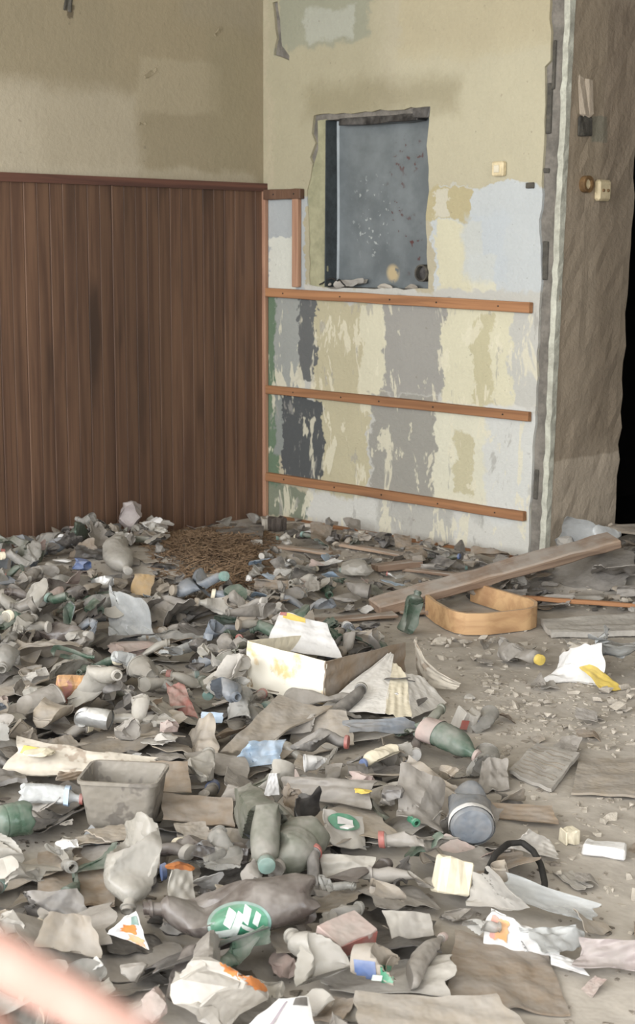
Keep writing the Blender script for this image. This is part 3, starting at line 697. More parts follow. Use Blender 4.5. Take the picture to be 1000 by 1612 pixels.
def bottle_parts(seed, L, r, amt, prof=BOTTLE, seg=18, rings=24, lobed=True, cap=True, wrap=None, bend=0.25, dents=5, flat=None):
    nr = min(0.0135, r * 0.34)
    keys = [(x * L, q * r) for x, q in prof if x < 0.87] + [(0.885 * L, nr * 1.05), (0.93 * L, nr), (0.935 * L, nr * 1.3), (0.95 * L, nr * 1.3), (0.955 * L, nr), (0.985 * L, nr), (0.985 * L, nr * 0.75), (0.95 * L, nr * 0.7)]
    nlo = [k for k in keys if k[0] < 0.9 * L]; nhi = [k for k in keys if k[0] >= 0.9 * L]
    pf = interp_prof(nlo, rings) + nhi
    V, Fc = lathe(pf, seg, True, False)
    if lobed:
        ang = np.arctan2(V[:, 2], V[:, 1]); t = V[:, 0] / L; rad = np.hypot(V[:, 1], V[:, 2]) / r
        lb = np.cos(5 * ang); w = np.exp(-(t / 0.06) ** 2) * rad
        V[:, 0] -= w * 0.06 * L * np.clip(lb, -0.5, 1) * np.clip(rad * 1.6, 0, 1); V[:, 1:] *= (1 + 0.06 * w * lb)[:, None]
    C = Crush(seed, L, r, amt, bend, dents, flat=flat)
    P = C(V); zoff = np.percentile(P[:, 2], 1.5); P[:, 2] -= zoff
    out = {'body': mesh('plastic_bottle', P, Fc, 35)}
    if cap:
        kp = [(0.945 * L, nr * 1.42), (0.95 * L, nr * 1.5), (1.0 * L, nr * 1.45), (1.004 * L, nr * 1.2)]
        V2, F2 = lathe(kp, 14, True, True); P2 = C(V2); P2[:, 2] -= zoff; out['cap'] = mesh('cap', P2, F2, 35)
    if wrap:
        a0, a1 = wrap; wp = [(L * (a0 + (a1 - a0) * i / 6), r * (1.02 if 0 < i < 6 else 1.012)) for i in range(7)]
        V3, F3 = lathe(wp, seg, False, False); P3 = C(V3)
        cen = C(np.c_[V3[:, 0], np.zeros((len(V3), 2))]); P3 += (P3 - cen) * 0.03; P3[:, 2] -= zoff; out['wrap'] = mesh('wrap_label', P3, F3, 35)
    return out
def can_parts(seed, L, r, amt):
    pf = [(0.004, r * 0.05), (0.008, r * 0.7), (0, r * 0.8), (0.004, r * 0.88), (0.012, r)] + [(0.012 + (L - 0.024) * i / 9, r) for i in range(1, 10)] + [(L - 0.003, r * 0.9), (L, r * 0.86)]
    V, Fc = lathe(pf, 20, True, False); C = Crush(seed, L, r, amt, 0.2, 3, keep=1.2); P = C(V); zo = P[:, 2].min(); P[:, 2] -= zo
    V2, F2 = lathe([(L - 0.004, r * 0.84), (L - 0.002, r * 0.5), (L - 0.002, r * 0.05)], 20, False, True); P2 = C(V2); P2[:, 2] -= zo
    return {'body': mesh('drink_can', P, Fc, 35), 'lid': mesh('can_lid', P2, F2, 35)}
def cup_parts(seed, L, r, amt, taper=0.72):
    pf = [(0.006, 0.002), (0.006, r * taper * 0.9), (0, r * taper * 0.95), (0, r * taper)] + [(L * i / 8, r * (taper + (1 - taper) * i / 8)) for i in range(1, 9)] + [(L + 0.002, r * 1.05), (L - 0.002, r * 1.07), (L - 0.004, r * 1.03), (L, r * 0.97)] + [(L * (7 - i) / 8, r * (taper + (1 - taper) * (7 - i) / 8) - 0.0015) for i in range(0, 7)] + [(0.012, 0.002)]
    V, Fc = lathe(pf, 20, True, True); C = Crush(seed, L, r, amt, 0.25, 3, keep=1.2); P = C(V); P[:, 2] -= P[:, 2].min()
    return {'body': mesh('plastic_cup', P, Fc, 35)}
def crumple_grid(nx, ny, seed, folds, ang, rag=0.25, curl=0.0, crk=None):
    """unit sheet folded along random creases; returns points with x,y about -.5...5 and heights"""
    rr = np.random.default_rng(seed); crk = (0.03 if ang > 0.45 else 0.008) if crk is None else crk
    U, Vv = np.meshgrid(np.linspace(-0.5, 0.5, nx), np.linspace(-0.5, 0.5, ny)); P = np.c_[U.ravel(), Vv.ravel(), np.zeros(U.size)]
    ed = np.maximum(np.abs(P[:, 0]), np.abs(P[:, 1])) > 0.49
    P[ed, :2] *= 1 + rag * 0.3 * (wave(P[ed] * 1.0, seed + 5, 14)[:, None])
    P[:, :2] += rag * 0.05 * np.c_[wave(P, seed + 8, 7), wave(P, seed + 9, 7)]
    for i in range(folds):
        c = rr.uniform(-0.32, 0.32, 2); a = rr.uniform(0, 6.28); n = np.array([math.cos(a), math.sin(a), 0]); ax = np.array([-n[1], n[0], 0])
        q = P[:, :2] @ n[:2] - c @ n[:2]; m_ = q > 0; th = rr.uniform(-ang, ang)
        if i == 0 and ang > 0.9: th = math.copysign(rr.uniform(0.7, 1.0) * ang, th)
        org = np.array([c[0], c[1], 0.0]); Q = P[m_] - org; co, si = math.cos(th), math.sin(th)
        P[m_] = org + Q * co + np.cross(ax, Q) * si + np.outer(Q @ ax, ax) * (1 - co)
    P[:, 2] += curl * (P[:, 0] ** 2) * 2 + 0.012 * wave(P, seed + 3, 16) + crk * crinkle(P, seed + 4, 5.5)
    return P
def thick_grid(P, nx, ny, th):
    """gives a grid of points a real thickness"""
    A = P.reshape(ny, nx, 3); du = np.gradient(A, axis=1); dv = np.gradient(A, axis=0); N = np.cross(du, dv); N /= np.linalg.norm(N, axis=2, keepdims=True) + 1e-9
    B = A - N * th; n = nx * ny; V = np.concatenate([A.reshape(-1, 3), B.reshape(-1, 3)]); Fc = []
    for j in range(ny - 1):
        for i in range(nx - 1):
            a = j * nx + i; Fc.append((a, a + 1, a + nx + 1, a + nx)); Fc.append((n + a, n + a + nx, n + a + nx + 1, n + a + 1))
    rim = [i for i in range(nx)] + [j * nx + nx - 1 for j in range(1, ny)] + [(ny - 1) * nx + i for i in range(nx - 2, -1, -1)] + [j * nx for j in range(ny - 2, 0, -1)]
    for k in range(len(rim)): a, b_ = rim[k], rim[(k + 1) % len(rim)]; Fc.append((a, n + a, n + b_, b_))
    return V, Fc
def sheet_mesh(name, w, h, seed, folds=4, ang=0.7, th=0.002, nx=16, ny=14, rag=0.25, curl=0.0, smooth=28):
    P = crumple_grid(nx, ny, seed, folds, ang, rag, curl) * np.array([w, h, (w + h) / 2]); P[:, 2] -= np.percentile(P[:, 2], 6)
    V, Fc = thick_grid(P, nx, ny, th); return mesh(name, V, Fc, smooth)
_ico = None
def wad_mesh(name, rx, ry, rz, seed, facets=16, smooth=22, sub=3):
    global _ico
    if _ico is None or _ico[2] != sub:
        bm = bmesh.new(); bmesh.ops.create_icosphere(bm, subdivisions=sub, radius=1); _ico = (np.array([v.co[:] for v in bm.verts]), [tuple(v.index for v in f.verts) for f in bm.faces], sub); bm.free()
    P = _ico[0].copy(); rr = np.random.default_rng(seed)
    for i in range(facets):
        n = rr.normal(size=3); n /= np.linalg.norm(n); q = P @ n - rr.uniform(0.45, 0.88); m_ = q > 0; P[m_] -= (q[m_] * rr.uniform(0.9, 1.9))[:, None] * n
    P *= (1 + 0.07 * wave(P, seed, 7) + 0.04 * np.abs(wave(P, seed + 1, 15)))[:, None]
    P *= np.array([rx, ry, rz]); P[:, 2] -= P[:, 2].min(); return mesh(name, P, _ico[1], smooth)
def chunk_mesh(name, sx, sy, sz, seed):
    bm = bmesh.new(); rr = random.Random(seed)
    for i in range(11): bm.verts.new((rr.uniform(-0.5, 0.5) * sx, rr.uniform(-0.5, 0.5) * sy, rr.choice((0, 1)) * sz * rr.uniform(0.7, 1)))
    r = bmesh.ops.convex_hull(bm, input=bm.verts[:]); bmesh.ops.delete(bm, geom=[v for v in bm.verts if not v.link_faces], context='VERTS')
    me = bpy.data.meshes.new(name); bm.to_mesh(me); bm.free(); return me

# ------------------------------------------------------------------ hand-placed things
def mpp(p): return proj(p)[2] / F          # metres per pixel at a point
def place(p, yaw=0.0, pitch=0.0, roll=0.0): return Matrix.Translation(Vector(p)) @ Matrix.Rotation(yaw, 4, 'Z') @ Matrix.Rotation(pitch, 4, 'Y') @ Matrix.Rotation(roll, 4, 'X')
_seed = [100]
def sd(): _seed[0] += 1; return _seed[0]
def add_parts(name, parts, mats, mw):
    o = new(name, parts['body'], mats.get('body'), None, mw)
    for k, nm in (('cap', 'cap'), ('wrap', 'wrap_label'), ('lid', 'lid')):
        if k in parts: new(nm, parts[k], mats.get(k), o)
    return o
def HB(base, mouth, rpx, mat, label, land=None, dz=0.0, dz2=None, amt=0.5, cap=None, wrap=None, prof=BOTTLE, lobed=True, roll=0.0, dents=8, flat=None, seed=None, name='plastic_bottle', bend=0.25, seg=28, rings=40):
    A = pt(*base, dz); B = pt(*mouth, dz if dz2 is None else dz2); d = B - A; L = float(np.linalg.norm(d)); r = rpx * mpp(A)
    parts = bottle_parts(seed or sd(), L, r, amt, prof, seg, rings, lobed, bool(cap), wrap[1] if wrap else None, bend, dents, flat)
    mw = place(A, math.atan2(d[1], d[0]), -math.asin(max(-1, min(1, d[2] / L))), roll)
    o = add_parts(name, parts, {'body': mat, 'cap': cap, 'wrap': wrap[0] if wrap else None}, mw)
    return hero(o, label, 'bottle', land)
def HS(corners, mat, label, cat='sheet', land=None, folds=3, ang=0.25, th=0.002, rag=0.2, seed=None, name='torn_sheet', nx=30, ny=24, curl=0.0, smooth=28, amp=1.0):
    """sheet through four ground points (pixel u, v, height): near-left, near-right, far-right, far-left"""
    C4 = [pt(*c) for c in corners]; org = sum(C4) / 4
    P = crumple_grid(nx, ny, seed or sd(), folds, ang, rag, curl); s = (np.linalg.norm(C4[1] - C4[0]) + np.linalg.norm(C4[3] - C4[0])) / 2
    u = (P[:, 0] + 0.5)[:, None]; v = (P[:, 1] + 0.5)[:, None]
    W = C4[0] * (1 - u) * (1 - v) + C4[1] * u * (1 - v) + C4[2] * u * v + C4[3] * (1 - u) * v
    nrm = np.cross(C4[1] - C4[0], C4[3] - C4[0]); nrm /= np.linalg.norm(nrm)
    W = W + nrm * (P[:, 2] * s * amp)[:, None]
    g_ = height(W); W[:, 2] = np.maximum(W[:, 2], g_ + 0.003 + th)
    V, Fc = thick_grid(W - org, nx, ny, th)
    o = new(name, mesh(name, V, Fc, smooth), mat, None, Matrix.Translation(Vector(org)))
    return hero(o, label, cat, land) if label else o
def HW(u, v, w, h, mat, label, cat='wad', land=None, dz=0.0, name='crumpled_wad', facets=18, seed=None, flat=0.75, yaw=0.0):
    """crumpled lump whose silhouette is w by h pixels around (u, v)"""
    p = pt(u, v + h * 0.36, dz); s = mpp(p); rx = w / 2 * s * 1.06; ry = rx * flat; rz = max(0.3 * h * s, (h / 2 * s - ry * 0.28)) * 1.0
    o = new(name, wad_mesh(name, rx, ry, rz, seed or sd(), facets), mat, None, place(p, yaw))
    return hero(o, label, cat, land)
def HC(a, b, rpx, mat, label, land=None, dz=0.0, amt=0.25, name='plastic_cup', cat='cup', taper=0.72, seed=None, dz2=None):
    A = pt(*a, dz); B = pt(*b, dz if dz2 is None else dz2); d = B - A; L = float(np.linalg.norm(d)); r = rpx * mpp(A)
    o = new(name, cup_parts(seed or sd(), L, r, amt, taper)['body'], mat, None, place(A, math.atan2(d[1], d[0]), -math.asin(max(-1, min(1, d[2] / L)))))
    return hero(o, label, cat, land)
def HX(u, v, sx, sy, sz, yaw, mat, label, cat, name, land=None, dz=0.0, jit=0.002, bev=0.003, pitch=0.0, roll=0.0, seed=None):
    p = pt(u, v, dz); o = new(name, rough_box(name, sx, sy, sz, jit, seed or sd(), bev, 4), mat, None, place(p, yaw, pitch, roll)); return hero(o, label, cat, land)
def print_patch(o, name, u0, u1, v0, v1, mat, lift=0.0015, nx=8, ny=8, grid=(30, 24), oval=False, wob=0.0):
    """printed area lying on a sheet made by HS: follows its folds"""
    nx0, ny0 = grid; A = np.array([v.co[:] for v in o.data.vertices][:nx0 * ny0]).reshape(ny0, nx0, 3)
    N = np.cross(np.gradient(A, axis=1), np.gradient(A, axis=0)); N /= np.linalg.norm(N, axis=2, keepdims=True) + 1e-9
    V = []
    rr = random.Random(int(u0 * 100 + v1 * 10))
    for j in range(ny + 1):
        for i in range(nx + 1):
            a, b_ = i / nx * 2 - 1, j / ny * 2 - 1
            if oval: k_ = max(abs(a), abs(b_)) / (math.hypot(a, b_) + 1e-9); a, b_ = a * k_, b_ * k_
            if wob and max(abs(i / nx * 2 - 1), abs(j / ny * 2 - 1)) > 0.99: f_ = 1 + rr.uniform(-wob, wob); a, b_ = a * f_, b_ * f_
            u = min(0.999, max(0, (u0 + u1) / 2 + a * (u1 - u0) / 2)) * (nx0 - 1); v = min(0.999, max(0, (v0 + v1) / 2 + b_ * (v1 - v0) / 2)) * (ny0 - 1)
            iu, iv = int(min(u, nx0 - 2)), int(min(v, ny0 - 2)); fu, fv = u - iu, v - iv
            f4 = lambda T: T[iv, iu] * (1 - fu) * (1 - fv) + T[iv, iu + 1] * fu * (1 - fv) + T[iv + 1, iu + 1] * fu * fv + T[iv + 1, iu] * (1 - fu) * fv
            V.append(f4(A) + f4(N) * lift)
    V, Fc = thick_grid(np.array(V), nx + 1, ny + 1, 0.0006)
    return new(name, mesh(name, V, Fc, 40), mat, o)
def sock_mesh(name, pts, r, seg=8):
    """round rod or hoop along points"""
    P = np.array(pts); V = []; Fc = []; n = len(P); T = np.gradient(P, axis=0); T /= np.linalg.norm(T, axis=1, keepdims=True)
    for i in range(n):
        a = np.cross(T[i], [0, 0, 1.0]); a = a / (np.linalg.norm(a) + 1e-9) if np.linalg.norm(a) > 1e-4 else np.array([1.0, 0, 0]); b_ = np.cross(a, T[i])
        for k in range(seg): t = 2 * math.pi * k / seg; V.append(P[i] + r * (a * math.cos(t) + b_ * math.sin(t)))
    for i in range(n - 1):
        for k in range(seg): q = i * seg + k; w = i * seg + (k + 1) % seg; Fc.append((q, q + seg, w + seg, w))
    Fc.append(tuple(range(seg))); Fc.append(tuple((n - 1) * seg + k for k in range(seg - 1, -1, -1))); return mesh(name, V, Fc, 50)
def QS(C4, mat, name, folds=2, ang=0.2, th=0.003, rag=0.1, seed=None, nx=30, ny=24, amp=1.0, parent=None, org=None, curl=0.0, smooth=28):
    """sheet through four world points"""
    C4 = [np.asarray(c, float) for c in C4]; org = sum(C4) / 4 if org is None else np.asarray(org)
    P = crumple_grid(nx, ny, seed or sd(), folds, ang, rag, curl); s = (np.linalg.norm(C4[1] - C4[0]) + np.linalg.norm(C4[3] - C4[0])) / 2
    u = (P[:, 0] + 0.5)[:, None]; v = (P[:, 1] + 0.5)[:, None]
    W = C4[0] * (1 - u) * (1 - v) + C4[1] * u * (1 - v) + C4[2] * u * v + C4[3] * (1 - u) * v
    nrm = np.cross(C4[1] - C4[0], C4[3] - C4[0]); nrm /= np.linalg.norm(nrm) + 1e-9
    W = W + nrm * (P[:, 2] * s * amp)[:, None]
    V, Fc = thick_grid(W - org, nx, ny, th)
    return new(name, mesh(name, V, Fc, smooth), mat, parent, None if parent else Matrix.Translation(Vector(org)))
def above(u, vb, vt, dz=0.0, lean=(0, 0)):
    """ground point at (u, vb) and the point over it that shows at height vt"""
    B = pt(u, vb, dz); lo, hi = 0.0, 1.2
    for _ in range(40):
        mid = (lo + hi) / 2
        if proj(B + np.array([0, 0, mid]))[1] > vt: lo = mid
        else: hi = mid
    return B, B + np.array([lean[0], lean[1], lo])

from mathutils.bvhtree import BVHTree
def decal(o, name, cu, cv, ax, ay, mat, oval=False, nx=14, ny=10, lift=0.0014, wob=0.0, parent=None):
    """a label or print lying on the visible surface of a thing, as a thin sheet that follows it. ax, ay: half axes in pixels"""
    bpy.context.view_layer.update()
    mw_ = o.matrix_world; vsw = [mw_ @ v.co for v in o.data.vertices]; bv = BVHTree.FromPolygons(vsw, [tuple(p.vertices) for p in o.data.polygons])
    rr_ = random.Random(int(cu * 7 + cv)); pts = {}; V = []
    for j in range(ny + 1):
        for i in range(nx + 1):
            a, b_ = i / nx * 2 - 1, j / ny * 2 - 1
            rim = max(abs(a), abs(b_)) > 0.99
            if oval: k_ = max(abs(a), abs(b_)) / (math.hypot(a, b_) + 1e-9); a, b_ = a * k_, b_ * k_
            if wob and rim: f_ = 1 + rr_.uniform(-wob, wob); a, b_ = a * f_, b_ * f_
            d_ = Vector(ray(cu + a * ax[0] + b_ * ay[0], cv + a * ax[1] + b_ * ay[1])).normalized()
            hit, nrm, _, dist = bv.ray_cast(Vector(EYE), d_)
            if hit is None: continue
            if nrm.dot(d_) > 0: nrm = -nrm
            pts[(i, j)] = len(V); V.append(hit + nrm * lift)
    Fc = []
    for j in range(ny):
        for i in range(nx):
            q = [pts.get(k) for k in ((i, j), (i + 1, j), (i + 1, j + 1), (i, j + 1))]
            if None in q: continue
            if max((V[a] - V[b]).length for a in q for b in q) > 0.09: continue
            Fc.append(tuple(q[::-1]))
    if not Fc: print('DECAL MISS', name, cu, cv); return None
    par = parent or o; inv = par.matrix_world.inverted()
    return new(name, mesh(name, [inv @ v for v in V], Fc, 50), mat, par)
# ---- the torn white carton in the middle
g = G('stained_white_carton'); p = g.obj(); n = g.noise(p, 7, 5, 0.6)
c = g.mix(g.rng(n, 0.50, 0.62), lin(232, 226, 212), lin(214, 186, 138)); c = g.mix(g.rng(g.noise(p, 16, 4, 0.6), 0.60, 0.68), c, lin(160, 140, 112))
MAT['carton'] = g.fin(c, 0.8, 0.25)
MAT['dirty_white'] = dusty('dirty_white_carton', (216, 206, 190), 0.3, 0.0, 0.85, stain=(168, 150, 130), stain_at=0.54)
MAT['pinkgrey'] = dusty('pinkish_grey_film', (172, 160, 158), 0.4, 0.0, 0.4)
MAT['tan'] = dusty('faded_tan_print', (186, 156, 112), 0.4, 0.0, 0.7, vary=0.1)
MAT['flap_white'] = dusty('clean_carton_white', (226, 222, 216), 0.10, 0.0, 0.8, vary=0.05)
MAT['letter'] = dusty('white_print', (214, 222, 216), 0.1, 0.0, 0.5, vary=0.05)
b0, t0 = above(390, 1082, 1008); b1, t1 = above(512, 1110, 1042); b2, t2 = above(638, 1078, 1010); b3, t3 = above(500, 1052, 998)
oc = (b0 + b1 + b2 + b3) / 4
carton = empty('torn_carton', Matrix.Translation(Vector(oc)))
QS((b0, b1, t1, t0), 'carton', 'front_panel', 1, 0.12, 0.004, 0.05, 5, parent=carton, org=oc, amp=0.5)
o = QS((b1, b2, t2, t1), 'card_brown', 'side_panel', 1, 0.12, 0.004, 0.05, 6, parent=carton, org=oc, amp=0.5)
QS((b3, b0, t0, t3), 'cream', 'back_panel', 1, 0.1, 0.004, 0.05, 7, parent=carton, org=oc, amp=0.5)
QS((b0 + [0, 0, .01], b1 + [0, 0, .01], b2 + [0, 0, .01], b3 + [0, 0, .01]), 'card', 'bottom_panel', 1, 0.1, 0.004, 0.05, 8, parent=carton, org=oc, amp=0.3)
f0 = pt(500, 1112, 0.02); f1 = pt(608, 1124, 0.02); f2 = t1 * 0.2 + t2 * 0.8; f3 = f2 + (f0 - f1) * 0.12
o = QS((f0, f1, pt(620, 1030, 0.13), pt(612, 1026, 0.14)), 'flap_white', 'torn_flap', 1, 0.15, 0.003, 0.1, 9, parent=carton, org=oc, amp=0.5)
QS((pt(606, 1124, 0.02), pt(648, 1132, 0.02), pt(640, 1062, 0.10), pt(618, 1040, 0.12)), 'cream', 'printed_flap', 1, 0.2, 0.002, 0.15, 10, parent=carton, org=oc, amp=0.5)
QS((pt(646, 1134, 0.015), pt(703, 1106, 0.015), pt(668, 1066, 0.075), pt(636, 1058, 0.10)), 'flap_white', 'white_flap', 1, 0.15, 0.003, 0.08, 11, parent=carton, org=oc, amp=0.5)
QS((pt(646, 1066, 0.03), pt(706, 1092, 0.02), pt(716, 1080, 0.05), pt(641, 1010, 0.16)), 'dirty_white', 'curled_flap', 1, 0.2, 0.003, 0.08, 12, parent=carton, org=oc, curl=-0.4)
for q in carton.children:
    bpy.context.view_layer.update(); c8 = np.array([proj(q.matrix_world @ Vector(c))[:3] for c in q.bound_box]); HERO.append((c8[:, 0].min(), c8[:, 1].min(), c8[:, 0].max(), c8[:, 1].max(), c8[:, 2].max()))
hero(carton, 'big torn white carton with splayed flaps in the middle of the floor', 'box', 'the big torn carton')
b0_, t0_ = above(424, 1046, 985, 0.04); b1_, t1_ = above(538, 1062, 1030, 0.04)
o = QS((above(420, 1050, 1018, 0.03)[1], above(538, 1056, 1034, 0.03)[1], above(514, 1040, 982, 0.03)[1], above(440, 1036, 962, 0.03)[1]), 'white', 'white_board', 1, 0.12, 0.003, 0.1, 14)
print_patch(o, 'yellow_print', 0.10, 0.55, 0.84, 0.985, MAT['yellow']); print_patch(o, 'red_print', 0.02, 0.16, 0.90, 0.99, MAT['red'], 0.003, 4, 4)
hero(o, 'bright white card with a yellow and red mark leaning in the big torn carton', 'card', 'the white card with yellow mark')

# ---- timber, plywood and slabs on the right
A, B = pt(590, 956, 0.03), pt(968, 850, 0.12)
d = B - A; L = float(np.linalg.norm(d)); mid = (A + B) / 2
o = new('timber_beam', rough_box('timber_beam', L, 0.115, 0.045, 0.004, 21, 0.006, 14), 'old_wood', None, place(mid - np.array([0, 0, 0.02]), math.atan2(d[1], d[0]), -math.asin(d[2] / L), 0.15))
hero(o, 'long weathered timber beam lying across the rubble by the wall end', 'beam', 'the long timber beam', 'none')
# bent plywood loop: strip on edge along a rounded path
loop_px = [(742, 946), (775, 957), (812, 968), (833, 974), (843, 980), (842, 987), (832, 991), (800, 995), (765, 999), (735, 999), (718, 996), (703, 990), (686, 980), (672, 968)]
gp = [pt(u, v, 0.005) for u, v in loop_px]; gp = [np.array([np.interp(t, np.arange(len(gp)), [q[k] for q in gp]) for k in range(3)]) for t in np.linspace(0, len(gp) - 1, 60)]
V = []; Fc = []; wid = 0.085; th = 0.014
T = np.gradient(np.array(gp), axis=0); zmin = np.array([p_[2] for p_ in gp])
for i, p_ in enumerate(gp):
    nrm = np.array([-T[i][1], T[i][0], 0]); nrm /= np.linalg.norm(nrm); lean = np.array([0, 0, 1.0])
    for (a_, b_) in ((-th / 2, 0), (th / 2, 0), (th / 2, wid), (-th / 2, wid)): V.append(p_ + nrm * a_ + lean * b_)
for i in range(len(gp) - 1):
    for k in range(4): a = i * 4 + k; b_ = i * 4 + (k + 1) % 4; Fc.append((a, b_, b_ + 4, a + 4))
Fc.append((3, 2, 1, 0)); e_ = (len(gp) - 1) * 4; Fc.append((e_, e_ + 1, e_ + 2, e_ + 3)); org = sum(gp) / len(gp)
o = new('plywood_loop', mesh('plywood_loop', np.array(V) - org, Fc, 30), 'ply_wood', None, Matrix.Translation(Vector(org)))
hero(o, 'bent honey coloured plywood loop from a chair, lying on the floor', 'plywood', 'the plywood loop')
A, B = pt(822, 944, 0.05), pt(1040, 960, 0.03); d = B - A; L = float(np.linalg.norm(d))
o = new('wooden_stick', rough_box('wooden_stick', L, 0.022, 0.018, 0.002, 22, 0.003, 8), 'batten_wood', None, place((A + B) / 2, math.atan2(d[1], d[0]), -math.asin(d[2] / L)))
hero(o, 'thin reddish wooden stick pointing in from the right edge', 'stick', 'the thin reddish stick', 'none')
HS([(868, 996, 0.025), (1060, 990, 0.025), (1060, 958, 0.025), (852, 976, 0.025)], 'paper', 'pale flat slab lying right of the plywood loop', 'slab', 'the pale flat slab', 1, 0.04, 0.022, 0.03, name='flat_slab')
HS([(900, 1248, 0.010), (1060, 1258, 0.010), (1060, 1190, 0.010), (912, 1194, 0.010)], 'card', 'dust covered flat board on the bare floor at the right edge', 'board', 'the dust covered board', 1, 0.03, 0.007, 0.02, name='flat_board')
o = HS([(800, 1212, 0.02), (868, 1244, 0.012), (912, 1190, 0.02), (846, 1168, 0.02)], 'paper', 'folded newspaper lying on the bare floor', 'newspaper', 'the folded newspaper', 2, 0.10, 0.010, 0.04, name='newspaper', seed=31)
for k in range(9): print_patch(o, 'text_line', 0.08, 0.92 if k % 3 else 0.6, 0.10 + 0.095 * k, 0.128 + 0.095 * k, MAT['card'], 0.0008, 8, 1)
# green cut bottle by the loop
B_ = pt(645, 1000); s_ = mpp(B_)
A, T_ = above(650, 998, 952); L = float(T_[2] - A[2]) * 1.05
o = add_parts('glass_jar', bottle_parts(41, 0.17, 0.043, 0.25, CANISTER, 22, 24, False, False, None, 0.1, 2), {'body': 'pet_green'}, place(A + np.array([0, 0, 0.0]), 0.4, -1.25))
hero(o, 'dusty green bottle standing propped beside the plywood loop', 'bottle', 'the upright green bottle')
# dusty bottle with a yellow cap on the bare floor
HB((792, 1030), (846, 1056), 28, 'pet_grey', 'dusty flattened bottle with yellow cap alone on the bare floor', 'the bottle with yellow cap', 0.0, None, 0.6, 'yellow', seed=42)
# bag with yellow corner
o = HS([(856, 1070, 0.01), (945, 1080, 0.01), (960, 1052, 0.04), (890, 1040, 0.05)], 'white', 'white plastic bag with a yellow stripe at the right edge', 'bag', 'the yellow striped bag', 7, 0.6, 0.0015, 0.3, 51, 'plastic_bag')
y_ = HS([(950, 1086, 0.015), (985, 1080, 0.015), (935, 1046, 0.06), (912, 1048, 0.06)], 'yellow', None, None, None, 3, 0.35, 0.0015, 0.1, 53, 'yellow_stripe')
bpy.context.view_layer.update(); mwq = y_.matrix_world.copy(); y_.parent = o; y_.matrix_parent_inverse = o.matrix_world.inverted(); y_.matrix_world = mwq
HS([(930, 1062, 0.05), (1040, 1078, 0.02), (1040, 1026, 0.08), (930, 1024, 0.06)], 'film', 'crumpled clear film bag lying over the yellow striped bag', 'bag', None, 6, 0.6, 0.001, 0.3, 52, 'film_bag')
HW(945, 1024, 34, 14, 'pink', 'small pink wad behind the yellow striped bag', 'wad', dz=0.03)

# ---- doorway rubble
HS([(845, 905, 0.03), (990, 935, 0.02), (1010, 880, 0.10), (900, 868, 0.06)], 'rag', 'grey plastic sheet spread over rubble in front of the doorway', 'sheet', 'the grey doorway sheet', 5, 0.35, 0.003, 0.3, 61, 'plastic_sheet')
HS([(930, 930, 0.03), (1050, 948, 0.03), (1050, 870, 0.14), (950, 872, 0.10)], 'rag', 'creased grey film at the right edge below the dark doorway', 'sheet', 'the creased doorway film', 6, 0.6, 0.003, 0.3, 62, 'plastic_sheet')
HS([(860, 868, 0.03), (950, 872, 0.06), (985, 838, 0.12), (930, 846, 0.08)], 'film', 'clear film draped over the beam end under the wall end', 'film', None, 5, 0.5, 0.002, 0.3, 63, 'plastic_sheet')
HS([(950, 832, 0.08), (1100, 850, 0.10), (1100, 820, 0.12), (965, 826, 0.10)], 'card', 'grey board on the threshold of the dark doorway', 'board', None, 1, 0.08, 0.012, 0.05, 64, 'flat_board')
HW(935, 938, 60, 22, 'paper', 'pale flattened bag in front of the doorway rubble', 'bag', 'the pale flattened bag', name='plastic_bag', dz=0.01)
for k, (u, v, w, h) in enumerate(((868, 918, 40, 16), (905, 930, 30, 14), (850, 925, 26, 12), (985, 925, 40, 18))):
    HW(u, v, w, h, ('rag', 'card', 'rag_dark', 'card')[k], ('dusty lump left of the pale flattened bag', 'small card lump touching the pale flattened bag', 'dark lump at the left end of the doorway rubble', 'grey lump right of the pale flattened bag')[k], 'lump', dz=0.02)
for k, (u, v, w, h, mt) in enumerate(((880, 945, 60, 26, 'rag'), (920, 905, 70, 30, 'rag'), (965, 895, 60, 30, 'card'), (990, 870, 50, 30, 'rag'), (850, 930, 40, 20, 'rag_dark'), (1000, 930, 60, 26, 'rag'))):
    HS([(u - w / 2, v + h * .3, 0.02), (u + w / 2, v + h * .4, 0.02), (u + w * .4, v - h * .4, 0.07), (u - w * .4, v - h * .3, 0.06)], mt, ('grey film scrap right of the timber beam, lowest', 'grey film scrap on the doorway sheet', 'card scrap among the doorway film', 'film scrap nearest the dark doorway', 'dark scrap beside the timber beam', 'film scrap at the right edge above the thin stick')[k], 'scrap', None, 6, 0.8, 0.002, 0.35, 900 + k, 'film_scrap')
A, B = to_world(2.35, 1.6, 0.3), to_world(2.75, 1.5, 0.9)
o = new('leaning_rod', sock_mesh('leaning_rod', [A * (1 - t) + B * t for t in np.linspace(0, 1, 6)], 0.012), 'rag', None, None); tag(o, 'thin rod leaning in the dark doorway', 'rod')

